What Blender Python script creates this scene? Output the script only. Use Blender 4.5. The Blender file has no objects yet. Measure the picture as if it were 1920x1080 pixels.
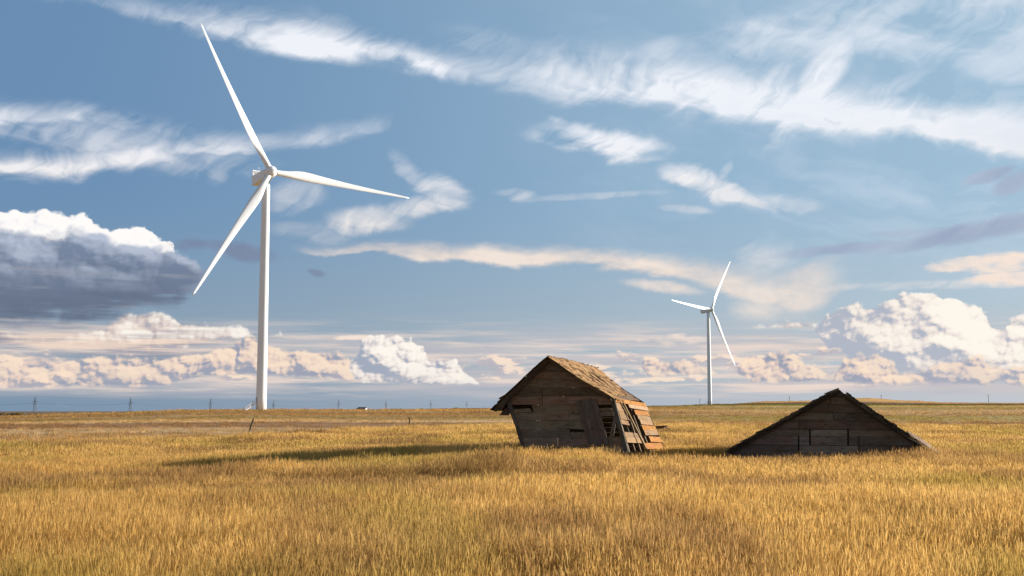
import bpy, math, random
import numpy as np
from mathutils import Vector, Matrix, noise as mnoise

SC = bpy.context.scene
COL = SC.collection
R = math.radians

# ------------------------------------------------------------------ camera
FPX = 2200.0                      # focal length in pixels of a 1920 wide frame
TH = math.atan(228 / FPX)         # pitch up
CZ = 2.2
cam_d = bpy.data.cameras.new('camera')
cam = bpy.data.objects.new('camera', cam_d)
COL.objects.link(cam)
cam.location = (0, 0, CZ)
cam.rotation_euler = (math.pi / 2 + TH, 0, 0)
cam_d.sensor_width = 36
cam_d.lens = 36 * FPX / 1920
cam_d.clip_start = 0.1
cam_d.clip_end = 60000
SC.camera = cam

SUN_AZ, SUN_EL = 71.0, 14.5       # degrees clockwise from the view axis, above the horizon
EXPOSURE = 1.1
SKY_STRENGTH = 0.055
SC.view_settings.view_transform = 'Standard'
SC.view_settings.look = 'None'
SC.view_settings.gamma = 1
SC.view_settings.exposure = EXPOSURE
SC.cycles.max_bounces = 6
SC.cycles.diffuse_bounces = 3
SC.cycles.transmission_bounces = 4
SC.cycles.transparent_max_bounces = 4
SC.cycles.caustics_reflective = False
SC.cycles.caustics_refractive = False


def ray(px, py):
    xc = (px - 960) / FPX
    yc = (540 - py) / FPX
    return Vector((xc, math.cos(TH) - yc * math.sin(TH), math.sin(TH) + yc * math.cos(TH)))


def P(px, py, D):
    d = ray(px, py)
    return Vector((0, 0, CZ)) + d * (D / d.y)


def UV(px, py):                   # azimuth / elevation, in units of 1/FPX rad
    d = ray(px, py)
    return math.atan2(d.x, d.y) * FPX, math.atan2(d.z, math.hypot(d.x, d.y)) * FPX


def lin(r, g, b):
    f = lambda c: (c / 12.92 if c <= 0.04045 else ((c + 0.055) / 1.055) ** 2.4)
    return (f(r / 255), f(g / 255), f(b / 255))


# ------------------------------------------------------------------ node helper
class N:
    """a scalar socket with arithmetic"""
    tree = None

    def __init__(self, s):
        self.s = s

    @staticmethod
    def math(op, *a, clamp=False):
        n = N.tree.nodes.new('ShaderNodeMath')
        n.operation = op
        n.use_clamp = clamp
        for i, v in enumerate(a):
            if isinstance(v, N):
                N.tree.links.new(v.s, n.inputs[i])
            else:
                n.inputs[i].default_value = float(v)
        return N(n.outputs[0])

    def __add__(s, o): return N.math('ADD', s, o)
    def __radd__(s, o): return N.math('ADD', o, s)
    def __sub__(s, o): return N.math('SUBTRACT', s, o)
    def __rsub__(s, o): return N.math('SUBTRACT', o, s)
    def __mul__(s, o): return N.math('MULTIPLY', s, o)
    def __rmul__(s, o): return N.math('MULTIPLY', o, s)
    def __truediv__(s, o): return N.math('DIVIDE', s, o)


def nmax(a, b): return N.math('MAXIMUM', a, b)
def nmin(a, b): return N.math('MINIMUM', a, b)
def nabs(a): return N.math('ABSOLUTE', a)
def clamp01(a): return N.math('ADD', a, 0.0, clamp=True)


def sstep(x, a, b):
    n = N.tree.nodes.new('ShaderNodeMapRange')
    n.interpolation_type = 'SMOOTHSTEP'
    N.tree.links.new(x.s, n.inputs[0])
    n.inputs[1].default_value = a
    n.inputs[2].default_value = b
    n.inputs[3].default_value = 0
    n.inputs[4].default_value = 1
    if a > b:
        n.inputs[1].default_value, n.inputs[2].default_value = b, a
        n.inputs[3].default_value, n.inputs[4].default_value = 1, 0
    return N(n.outputs[0])


def comb(x, y, z=0.0):
    n = N.tree.nodes.new('ShaderNodeCombineXYZ')
    for i, v in enumerate((x, y, z)):
        if isinstance(v, N):
            N.tree.links.new(v.s, n.inputs[i])
        else:
            n.inputs[i].default_value = v
    return n.outputs[0]


def noise(vec, scale=1.0, detail=4, rough=0.55, dim='2D', dist=0.0, lac=2.0):
    n = N.tree.nodes.new('ShaderNodeTexNoise')
    n.noise_dimensions = dim
    N.tree.links.new(vec, n.inputs['Vector'])
    n.inputs['Scale'].default_value = scale
    n.inputs['Detail'].default_value = detail
    n.inputs['Roughness'].default_value = rough
    n.inputs['Lacunarity'].default_value = lac
    n.inputs['Distortion'].default_value = dist
    return N(n.outputs['Fac'])


def voro(vec, scale=1.0, detail=3, rough=0.5, dim='2D'):
    n = N.tree.nodes.new('ShaderNodeTexVoronoi')
    n.voronoi_dimensions = dim
    n.feature = 'F1'
    n.normalize = True
    N.tree.links.new(vec, n.inputs['Vector'])
    n.inputs['Scale'].default_value = scale
    n.inputs['Detail'].default_value = detail
    n.inputs['Roughness'].default_value = rough
    return N(n.outputs['Distance'])


def ramp(fac, stops, interp='CARDINAL'):
    n = N.tree.nodes.new('ShaderNodeValToRGB')
    cr = n.color_ramp
    cr.interpolation = interp
    stops = sorted(stops, key=lambda s: s[0])
    while len(cr.elements) < len(stops):
        cr.elements.new(0.5)
    for i, (p, c) in enumerate(stops):
        cr.elements[i].position = min(max(p, 0), 1)
    for i, (p, c) in enumerate(stops):
        cr.elements[i].color = (c[0], c[1], c[2], 1)
    N.tree.links.new(fac.s, n.inputs[0])
    return n.outputs[0]


def sep(sock):
    n = N.tree.nodes.new('ShaderNodeSeparateXYZ')
    N.tree.links.new(sock, n.inputs[0])
    return N(n.outputs[0]), N(n.outputs[1]), N(n.outputs[2])


def csock(n, name, c):
    n.inputs[name].default_value = (c[0], c[1], c[2], 1)


def mixc(fac, a, b, mode='MIX'):
    n = N.tree.nodes.new('ShaderNodeMix')
    n.data_type = 'RGBA'
    n.blend_type = mode
    n.clamp_factor = True
    if isinstance(fac, N):
        N.tree.links.new(fac.s, n.inputs[0])
    else:
        n.inputs[0].default_value = fac
    for i, v in ((6, a), (7, b)):
        if isinstance(v, tuple):
            n.inputs[i].default_value = (v[0], v[1], v[2], 1)
        else:
            N.tree.links.new(v, n.inputs[i])
    return n.outputs[2]


# ------------------------------------------------------------------ world: sky and clouds
def build_world():
    w = bpy.data.worlds.new('World')
    w.use_nodes = True
    t = w.node_tree
    N.tree = t
    t.nodes.clear()
    out = t.nodes.new('ShaderNodeOutputWorld')
    bg = t.nodes.new('ShaderNodeBackground')
    t.links.new(bg.outputs[0], out.inputs[0])
    bg.inputs[1].default_value = SKY_STRENGTH
    K = 1.0 / (SKY_STRENGTH * 2 ** EXPOSURE)

    def C(r, g, b):
        c = lin(r, g, b)
        return (c[0] * K, c[1] * K, c[2] * K)

    sky = t.nodes.new('ShaderNodeTexSky')
    sky.sky_type = 'NISHITA'
    sky.sun_disc = False
    sky.sun_elevation = R(SUN_EL)
    sky.sun_rotation = R(SUN_AZ)
    sky.altitude = 600
    sky.air_density = 1.0
    sky.dust_density = 0.6
    sky.ozone_density = 1.5

    tc = t.nodes.new('ShaderNodeTexCoord')
    x, y, z = sep(tc.outputs['Generated'])
    U = N.math('ARCTAN2', x, y) * FPX
    V = N.math('ARCSINE', z) * FPX
    base = sky.outputs[0]
    # air: paler and greyer blue than the clear-sky model, dimmer low down
    hs = t.nodes.new('ShaderNodeHueSaturation')
    hs.inputs['Saturation'].default_value = SKY_SAT
    hs.inputs['Value'].default_value = SKY_VAL
    t.links.new(base, hs.inputs['Color'])
    base = mixc(0.0, hs.outputs[0], (1, 1, 1))
    lr = sstep(U, -1000, 1000)
    air = mixc(lr, C(*AIR_L), C(*AIR_R))
    airlow = mixc(lr, C(134, 156, 176), C(182, 196, 206))
    air = mixc(sstep(V, 420, 60), air, airlow)
    front = sstep(N.math('COSINE', U / FPX), -0.2, 0.75)
    base = mixc(sstep(V, 1100, 700) * 0.93 * front, base, air)
    base = mixc(sstep(V, 85, 10) * 0.6 * front, base, mixc(lr, C(112, 140, 168), C(198, 198, 206)))

    U0, UR = -1250.0, 2500.0
    V0, VR = -50.0, 1000.0
    un = clamp01((U - U0) / UR)

    def env(stops):
        """stops in photograph coordinates: x, y of the lower edge, y of the upper edge, density"""
        s = []
        for (px, yl, yu, d) in stops:
            u, vl = UV(px, yl)
            _, vu = UV(px, yu)
            s.append(((u - U0) / UR, ((vl - V0) / VR, (vu - V0) / VR, d)))
        return s

    def enveval(uu, st, interp='LINEAR'):
        a, b, d = sep(ramp(uu, st, interp))
        return a * VR + V0, b * VR + V0, d

    # ---- warped coordinates for the high ice clouds
    wv = comb(U / 230.0, V / 120.0)
    w1 = noise(wv, 1.0, 3, 0.55)
    w2 = noise(comb(U / 230.0 + 7.3, V / 120.0 + 3.1), 1.0, 3, 0.55)
    ca, sa = math.cos(R(10)), math.sin(R(10))
    wu = U + (w1 - 0.5) * 150.0
    wvv = V + (w2 - 0.5) * 90.0
    rx = (wu * ca - wvv * sa)
    ry = (wu * sa + wvv * ca)
    f1 = noise(comb(rx / 190.0, ry / 60.0), 1.0, 6, 0.52)
    # curling feathers, steeper
    cb, sb = math.cos(R(-38)), math.sin(R(-38))
    qx = wu * cb - wvv * sb
    qy = wu * sb + wvv * cb
    f2 = noise(comb(qx / 210.0, qy / 52.0), 1.0, 5, 0.5)
    fib = f1 * 0.6 + f2 * 0.4
    jit = (noise(comb(U / 75.0, V / 42.0), 1.0, 5, 0.55) - 0.5) * 0.4 + (fib - 0.5) * 0.9
    Vj = V + jit * 46.0
    Uj = U + jit * 60.0

    def band(stops, low=0.38, high=0.4):
        vl, vu, d = enveval(un, env(stops))
        tt = (Vj - vl) / nmax(vu - vl, 4.0)
        return sstep(tt, -0.06, low) * sstep(tt, 1.15, high) * d

    # one soft oriented puff, as a node group so that each use is a single node
    g = bpy.data.node_groups.new('cloud_streak', 'ShaderNodeTree')
    names = ['U', 'V', 'J', 'u', 'v', 'c', 's', 'il', 'iw', 'ja', 'd']
    for nm in names:
        g.interface.new_socket(nm, in_out='INPUT', socket_type='NodeSocketFloat')
    g.interface.new_socket('out', in_out='OUTPUT', socket_type='NodeSocketFloat')
    N.tree = g
    gi = g.nodes.new('NodeGroupInput')
    go = g.nodes.new('NodeGroupOutput')
    q = {nm: N(gi.outputs[k]) for k, nm in enumerate(names)}
    du = q['U'] - q['u']
    dv = q['V'] + q['J'] * q['ja'] - q['v']
    aa = (du * q['c'] + dv * q['s']) * q['il']
    bb_ = (dv * q['c'] - du * q['s']) * q['iw']
    g.links.new((sstep(aa * aa + bb_ * bb_, 1.1, 0.0) * q['d']).s, go.inputs[0])
    N.tree = t

    def streak(px, py, ang, ln, wd, dens):
        u, v = UV(px, py)
        n = t.nodes.new('ShaderNodeGroup')
        n.node_tree = g
        t.links.new(Uj.s, n.inputs[0])
        t.links.new(V.s, n.inputs[1])
        t.links.new(jit.s, n.inputs[2])
        for k, val in enumerate((u, v, math.cos(R(ang)), math.sin(R(ang)), 1 / (ln * 1.15), 1 / (wd * 1.2), min(64.0, wd * 2.0), dens)):
            n.inputs[3 + k].default_value = val
        return N(n.outputs[0])

    CORE = [(430, 95, 50, 0), (560, 112, 50, .5), (640, 122, 75, .8), (760, 140, 85, .6), (830, 158, 110, .7), (900, 168, 130, .3), (1050, 200, 150, .6), (1180, 212, 160, .8),
            (1300, 235, 130, .9), (1450, 258, 160, .9), (1600, 275, 180, 1), (1750, 292, 190, 1), (1900, 322, 215, 1), (2060, 345, 230, .7)]

    def summax(lst):
        r = lst[0]
        for q in lst[1:]:
            r = nmax(r, q)
        return r

    upper = [band([(60, 0, -30, .0), (150, 8, -25, .25), (250, 35, -15, .4), (330, 62, -5, .55), (450, 92, 0, .75), (560, 112, 15, .95),
                   (650, 122, 35, .85), (720, 124, 60, .85), (800, 152, 82, .95), (880, 165, 80, .5), (960, 185, 70, .5),
                   (1050, 200, 60, .75), (1150, 210, 70, .85), (1250, 222, 80, .95), (1350, 240, 95, 1.0), (1450, 255, 110, .95),
                   (1560, 268, 130, 1.0), (1650, 275, 150, .95), (1750, 285, 165, 1.0), (1850, 302, 165, 1.0), (1950, 330, 165, 1.0), (2060, 345, 180, .8)]),
             band([(-150, 348, 275, .9), (0, 345, 275, 1), (150, 342, 270, .95), (280, 325, 245, 1), (330, 306, 242, .85), (450, 296, 240, .65),
                   (530, 290, 240, .45), (600, 277, 228, .6), (700, 258, 210, .45), (760, 245, 210, 0)]),
             band([(-150, 250, 180, .75), (0, 244, 184, .8), (130, 240, 184, .75), (220, 255, 200, .55), (300, 285, 215, .5), (380, 290, 232, .4), (450, 295, 245, 0)])]
    for s in [(1530, 160, 52, 135, 36, 1.0), (1440, 160, 40, 70, 22, .7), (1230, 120, 35, 60, 18, .5), (1640, 185, 20, 120, 25, .6), (1180, 115, 20, 130, 24, .5), (1130, 264, -9, 135, 30, 1.0), (1060, 240, -25, 45, 16, .6),
              (1310, 338, -22, 75, 24, .95), (1390, 365, -25, 75, 15, .8), (1450, 380, -6, 105, 18, .5), (1356, 322, 55, 26, 12, .7),
              (965, 366, -5, 48, 12, .65), (1110, 367, 2, 150, 7, .4), (1285, 392, -4, 58, 9, .55),
              (692, 414, 2, 85, 30, .8), (775, 388, 14, 80, 22, .7), (832, 360, -20, 60, 28, .75), (555, 365, 12, 65, 30, .55),
              (770, 320, -35, 65, 18, .45), (590, 435, -5, 85, 20, .35), (430, 470, 0, 60, 14, .2),
              (1230, 140, 15, 75, 11, .5), (1440, 45, 5, 100, 20, .55), (1680, 35, 4, 400, 55, .55), (1860, 75, -5, 230, 65, .45),
              (1430, 482, 0, 70, 28, .5), (1790, 533, 0, 280, 9, .5), (640, 60, -20, 120, 30, .3), (230, 268, -8, 300, 42, .55), (940, 95, -15, 130, 40, .28)]:
        upper.append(streak(*s))
    cov = summax(upper)
    f3 = noise(comb(qx / 120.0 + 5.0, qy / 17.0), 1.0, 5, 0.6)
    ftot = fib * 0.74 + f3 * 0.26
    core = nmax(band(CORE, 0.5, 0.5), 0.0)
    ca_ = clamp01(cov * clamp01(0.14 + (ftot - 0.5) * 3.6 + cov * 0.72) * 1.12 + core * clamp01(0.5 + (f1 - 0.5) * 2.5) * 0.55)
    cirrus_col = mixc(sstep(V, 560, 250), C(245, 247, 253), C(248, 238, 231))
    base = mixc(ca_ * 0.93, base, cirrus_col)
    # thin veil everywhere in the upper right
    veil = sstep(U, -100, 1000) * sstep(V, 120, 380) * sstep(f1, 0.35, 0.75) * 0.45
    base = mixc(veil, base, C(215, 226, 240))

    cn = noise(comb(U / 90.0, V / 34.0), 1.0, 7, 0.6)
    # peach altostratus bar in the middle
    eb = [band([(540, 472, 460, .0), (620, 476, 455, .7), (700, 481, 453, .85), (800, 490, 451, .95), (900, 497, 455, 1), (1000, 500, 458, 1),
                (1100, 506, 460, 1), (1200, 519, 466, 1), (1270, 530, 475, 1), (1350, 552, 488, .9), (1420, 585, 500, .85),
                (1500, 600, 505, .9), (1545, 585, 510, .8), (1580, 550, 518, .4), (1620, 542, 527, 0)], 0.3, 0.45),
          streak(1240, 538, -8, 80, 12, .85), streak(1478, 545, 22, 110, 40, .75)]
    ecov = summax(eb)
    ea = clamp01(ecov * clamp01(0.35 + (f1 * 0.55 + cn * 0.45 - 0.5) * 2.6 + ecov * 0.5) * 1.1)
    base = mixc(ea * 0.92, base, mixc(f1, C(236, 214, 200), C(252, 240, 228)))

    # ---- streaky grey-rose layer low above the horizon
    st1 = noise(comb(U / 420.0, V / 22.0), 1.0, 6, 0.6)
    st2 = noise(comb(U / 300.0 + 4, V / 16.0 + 9), 1.0, 6, 0.6)
    lowband = sstep(V, 14, 44) * sstep(V, 185, 100)
    hz = lowband * sstep(st1, 0.30, 0.56) * (0.72 + 0.2 * sstep(U, -200, 500))
    base = mixc(hz, base, mixc(st2, C(166, 172, 188), C(238, 220, 209)))
    hz2 = lowband * sstep(st2, 0.47, 0.68) * 0.7
    base = mixc(hz2, base, C(240, 220, 207))

    # ---- heap clouds: a height field with billows at two sizes, shaded by comparing
    #      it with the field a little further towards the sun
    def field(du, dv, sc):
        uu = U + du
        vv = V + dv
        wj = noise(comb(uu / (46.0 * sc) + 2, vv / (36.0 * sc)), 1.0, 4, 0.52) - 0.5
        uw = uu + wj * (24.0 * sc)
        vw = vv + wj * (17.0 * sc)
        bb = 1.0 - voro(comb(uw / (92.0 * sc), vw / (64.0 * sc)), 1.0, 0.0, 0.5) * 1.35
        bs = 1.0 - voro(comb(uw / (31.0 * sc) + 3.3, vw / (25.0 * sc)), 1.0, 1.8, 0.5) * 1.35
        return uw, vw, bb, bs

    cache = {}

    def heap(envs, du, dv, amp=26.0, sc=1.0):
        k = (du, dv, sc)
        if k not in cache:
            cache[k] = field(du, dv, sc)
        uw, vw, bb, bs = cache[k]
        u2 = clamp01((uw - U0) / UR)
        D = None
        for st in envs:
            vl, vu, d = enveval(u2, st)
            top = vu - vw
            bot = (vw - vl) * 1.4
            g = nmin(1.0, nmax(0.0, (vw - vl) / 22.0 + 0.3))
            dd = N.math('SMOOTH_MIN', top, bot, 12.0) + (bb * 0.62 + bs * 0.38 - 0.55) * g * amp - (1.0 - d) * 40.0
            D = dd if D is None else nmax(D, dd)
        return D, bb, bs

    def cumulus(base, envs, lit, mid, shade, amp=26.0, sc=1.0, edge=6.0, bias=0.0, dens=1.0, gain=1.0, turn=None, sm=0.5):
        D0, b0, c0 = heap(envs, 0, 0, amp, sc)
        D1, b1, c1 = heap(envs, 6.0 * sc + 1, 6.0 * sc + 1, amp, sc)
        D2, b2, c2 = heap(envs, 34.0 * sc, 20.0 * sc, amp, sc)
        small = (c0 - c1) * sm * gain
        big_ = (b0 - b1) * 2.0 * gain
        far = (D0 - D2 + bias) / 60.0
        L = clamp01(0.40 + small + big_ + far * 0.95 + (c0 - 0.55) * 0.22)
        if turn:                                    # the side turned from the sun
            L = L - sstep(U - (V - 150.0) * 0.8, turn[1], turn[0]) * turn[2]
        col = mixc(sstep(L, -0.05, 0.6), shade, mid)
        col = mixc(sstep(L, 0.35, 1.0), col, lit)
        a = sstep(D0, -1.0, edge * 1.7) * dens * (0.78 + 0.22 * sstep(V, 45.0, 100.0))
        return mixc(a, base, col)

    peach = C(250, 226, 203)
    white = C(254, 247, 238)
    rose = C(222, 205, 197)
    blu = C(150, 163, 190)

    # small generic heaps near the horizon
    cn1 = noise(comb((U + 9.0) / 90.0, (V + 7.0) / 34.0), 1.0, 7, 0.6)
    rows = sstep(V, 38, 58) * sstep(V, 150, 70)
    covr = noise(comb(U / 330.0 + 2.2, V / 60.0), 1.0, 2, 0.5)
    gd = cn + (covr - 0.5) * 0.55 + (rows - 1.0) * 0.35 + (1.0 - sstep(U, -1100, -350) + sstep(U, 350, 800)) * 0.035 - 0.495
    ga = sstep(gd, -0.01, 0.12) * sstep(rows, 0.02, 0.35)
    gl = sstep(cn - cn1, -0.05, 0.07)
    base = mixc(ga * 0.88, base, mixc(gl, C(188, 182, 190), C(252, 228, 207)))

    # layered peach heaps left, row of small heaps by the tower, right row
    midl = env([(-150, 650, 620, .7), (0, 652, 618, .75), (100, 652, 622, .75), (190, 657, 606, .9), (225, 662, 587, 1), (262, 664, 580, 1), (300, 662, 588, 1),
                (345, 655, 610, 1), (380, 645, 600, .8), (440, 640, 597, .8), (500, 640, 620, .6), (530, 640, 613, .7), (548, 640, 635, 0),
                (1360, 622, 612, 0), (1380, 620, 600, .75), (1450, 622, 600, .75), (1480, 622, 596, .9), (1550, 625, 600, .8), (1570, 625, 615, 0)])
    hor = env([(-150, 732, 668, .95), (0, 732, 664, .95), (90, 730, 674, .92), (180, 728, 666, .9), (300, 728, 664, .9), (380, 715, 655, .75), (425, 705, 640, .95), (470, 705, 632, 1), (510, 705, 648, .95),
               (560, 712, 652, .95), (620, 712, 662, .95), (660, 715, 664, .95), (690, 715, 690, 0), (1180, 700, 690, 0), (1210, 712, 664, .85), (1290, 712, 668, .75), (1340, 712, 684, .6), (1380, 712, 690, .5), (1400, 718, 660, .9), (1450, 722, 652, .9), (1500, 725, 668, .85),
               (1560, 720, 690, .6), (1590, 722, 664, .85), (1640, 722, 662, .9), (1700, 728, 690, .7), (1800, 728, 700, .6), (1960, 728, 690, .7)])
    base = cumulus(base, [midl], white, rose, C(172, 172, 184), 32, .8, 5, dens=0.95, sm=0.9)
    # flat grey strata under the left heaps
    sl = sstep(U, -440, -640) * sstep(V, 72, 92) * sstep(V, 165, 135)
    sa_ = sl * sstep(st1 * 0.6 + noise(comb(U / 260.0, V / 12.0 + 3), 1.0, 5, 0.55) * 0.5, 0.42, 0.62)
    base = mixc(sa_ * 0.8, base, mixc(sstep(st2, 0.4, 0.62), C(142, 142, 160), C(240, 216, 198)))
    base = cumulus(base, [hor], peach, C(230, 206, 193), C(150, 158, 178), 32, .62, 5, dens=0.96, gain=1.2, sm=1.0)

    # towering heaps
    cen = env([(640, 700, 668, 0), (665, 712, 662, .95), (690, 717, 632, 1), (710, 720, 624, 1), (745, 720, 626, 1), (762, 720, 641, 1), (785, 720, 645, 1),
               (805, 720, 672, 1), (830, 720, 682, 1), (850, 720, 678, 1), (872, 720, 692, 1), (905, 722, 715, 1), (918, 722, 719, 0)])
    big = env([(1500, 610, 600, 0), (1545, 650, 588, .9), (1580, 668, 582, 1), (1620, 690, 574, 1), (1660, 702, 574, 1), (1700, 706, 558, 1), (1745, 708, 546, 1),
               (1800, 708, 553, 1), (1845, 708, 575, 1), (1862, 708, 600, 1), (1885, 708, 618, 1), (1920, 706, 640, 1), (1990, 700, 640, .9)])
    base = cumulus(base, [cen], white, C(232, 222, 217), C(160, 170, 188), 38, .62, 2.6, bias=4.0, turn=(-310.0, -190.0, 0.3), sm=1.05)
    edge = env([(1872, 640, 630, 0), (1890, 640, 600, 1), (1910, 645, 590, 1), (1960, 640, 588, 1), (2000, 640, 610, 0)])
    base = cumulus(base, [big, edge], C(254, 247, 236), C(238, 227, 219), C(178, 184, 198), 44, .8, 3.2, bias=4.0, turn=(570.0, 800.0, 0.38), sm=1.0)

    hor2 = env([(1560, 722, 702, 0), (1600, 726, 668, .95), (1650, 725, 658, .95), (1690, 725, 690, .85), (1760, 727, 676, .85), (1830, 726, 664, .9), (1890, 727, 682, .9), (1990, 727, 686, .9)])
    base = cumulus(base, [hor2], peach, C(230, 208, 196), C(156, 164, 184), 32, .62, 6, dens=0.9, gain=1.2, sm=1.0)

    # ---- the dark mass on the left: a sunlit white top behind a shaded front
    rim = env([(-150, 480, 402, 1), (0, 480, 402, 1), (20, 480, 396, 1), (60, 480, 399, 1), (100, 480, 397, 1), (150, 480, 399, 1), (172, 480, 417, 1), (200, 480, 428, 1), (215, 485, 426, 1),
               (250, 490, 421, 1), (268, 490, 425, 1), (285, 490, 446, 1), (325, 490, 458, .95), (338, 480, 466, 0)])
    base = cumulus(base, [rim], C(255, 252, 250), C(240, 238, 242), C(205, 210, 224), 30, .62, 3, bias=30.0, sm=0.8)
    drk = env([(-150, 612, 412, 1), (0, 612, 415, 1), (25, 612, 420, 1), (60, 612, 430, 1), (100, 610, 438, 1), (160, 608, 440, 1), (210, 600, 452, 1), (260, 592, 460, 1),
               (300, 592, 460, 1), (335, 590, 472, 1), (350, 565, 482, 1), (372, 550, 494, 1), (386, 532, 504, .8), (398, 525, 515, 0)])
    Dd, bd, sd0 = heap([drk], 0, 0, 54, 1.0)
    De, be, sd1 = heap([drk], 7.0, 7.0, 54, 1.0)
    lay = noise(comb(U / 300.0 + 1, V / 26.0), 1.0, 5, 0.55)
    lay2 = noise(comb(U / 140.0 + 8, V / 13.0), 1.0, 4, 0.55)
    Dd = Dd + (lay2 - 0.5) * 70.0 * sstep(V, 300, 200)
    ad = sstep(Dd / (1.0 + 2.2 * sstep(V, 260, 185)), -2.0, 15.0)
    sd = clamp01(0.22 + (sd0 - sd1) * 0.8 + (bd - be) * 3.2 + (sd0 - 0.5) * 0.5 + (bd - 0.5) * 0.8 + sstep(Dd, 60.0, 0.0) * 0.3)
    hgt = sstep(V, 150, 320)
    dcol = mixc(hgt, C(102, 114, 136), C(124, 140, 165))
    dcol = mixc(sd * sstep(V, 185, 300), dcol, C(186, 195, 214))
    dcol = mixc(sstep(lay, 0.5, 0.68) * sstep(V, 300, 220) * 0.8, dcol, C(150, 156, 170))
    dcol = mixc(sstep(lay, 0.47, 0.3) * sstep(V, 300, 230) * 0.5, dcol, C(98, 110, 132))
    base = mixc(ad, base, dcol)
    # small grey shreds
    gl_ = summax([streak(*s) for s in [(360, 460, 0, 45, 14, .8), (440, 470, -6, 85, 18, .85), (597, 511, -12, 18, 8, .7)]])
    base = mixc(clamp01(gl_ * sstep(f1 + gl_ * 0.3, 0.4, 0.75)), base, C(122, 134, 162))
    gr_ = summax([streak(*s) for s in [(1852, 330, 12, 45, 13, .9), (1898, 345, 20, 40, 18, .9), (1850, 430, 9, 200, 19, 1.0), (1720, 435, 0, 90, 9, .6), (1600, 466, 3, 150, 11, .85)]])
    base = mixc(clamp01(gr_ * sstep(fib + gr_ * 0.4, 0.38, 0.68)), base, mixc(f2, C(140, 155, 184), C(188, 200, 218)))
    wr_ = summax([streak(*s) for s in [(1795, 494, 6, 66, 13, .75), (1890, 488, 4, 80, 20, .65), (1890, 521, 2, 76, 16, .75), (668, 632, 0, 40, 5, .8), (1260, 640, 0, 70, 12, .8), (115, 755, 0, 34, 11, .55)]])
    base = mixc(sstep(wr_ + (cn * 0.6 + f1 * 0.4 - 0.5) * 4.2, 0.20, 1.15) * sstep(wr_, 0.02, 0.3) * 0.92, base, C(250, 230, 215))
    t.links.new(base, bg.inputs[0])
    w.cycles.sample_map_resolution = 512
    SC.world = w
    w.cycles.sampling_method = 'MANUAL'
    w.cycles.sample_map_resolution = 512


SKY_SAT, SKY_VAL = 0.7, 1.1
AIR_L, AIR_R = (103, 141, 180), (158, 190, 214)
build_world()

sun_d = bpy.data.lights.new('sun', 'SUN')
sun_d.energy = 4.9
sun_d.angle = R(0.5)
sun_d.color = (1.0, 0.895, 0.75)
sun = bpy.data.objects.new('sun', sun_d)
COL.objects.link(sun)
sv = Vector((math.sin(R(SUN_AZ)) * math.cos(R(SUN_EL)), math.cos(R(SUN_AZ)) * math.cos(R(SUN_EL)), math.sin(R(SUN_EL))))
sun.rotation_euler = sv.to_track_quat('Z', 'Y').to_euler()
sun.location = (60, 30, 40)

# ------------------------------------------------------------------ object helpers
def new_mesh(name, verts, faces, mat=None, parent=None, smooth=False):
    me = bpy.data.meshes.new(name)
    me.from_pydata([tuple(v) for v in verts], [], faces)
    me.update()
    if smooth:
        me.shade_smooth()
    if mat:
        me.materials.append(mat)
    o = bpy.data.objects.new(name, me)
    COL.objects.link(o)
    if parent is not None:
        o.parent = parent
        o.matrix_parent_inverse = parent.matrix_world.inverted() if parent.matrix_world != Matrix() else Matrix()
    return o


def tag(o, label, cat, group=None):
    o['label'] = label
    o['category'] = cat
    if group:
        o['group'] = group
    return o


def thing(name, loc, label, cat, group=None):
    o = bpy.data.objects.new(name, None)
    o.empty_display_size = 0.2
    COL.objects.link(o)
    o.location = loc
    o.matrix_world = Matrix.Translation(Vector(loc))
    return tag(o, label, cat, group)


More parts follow.
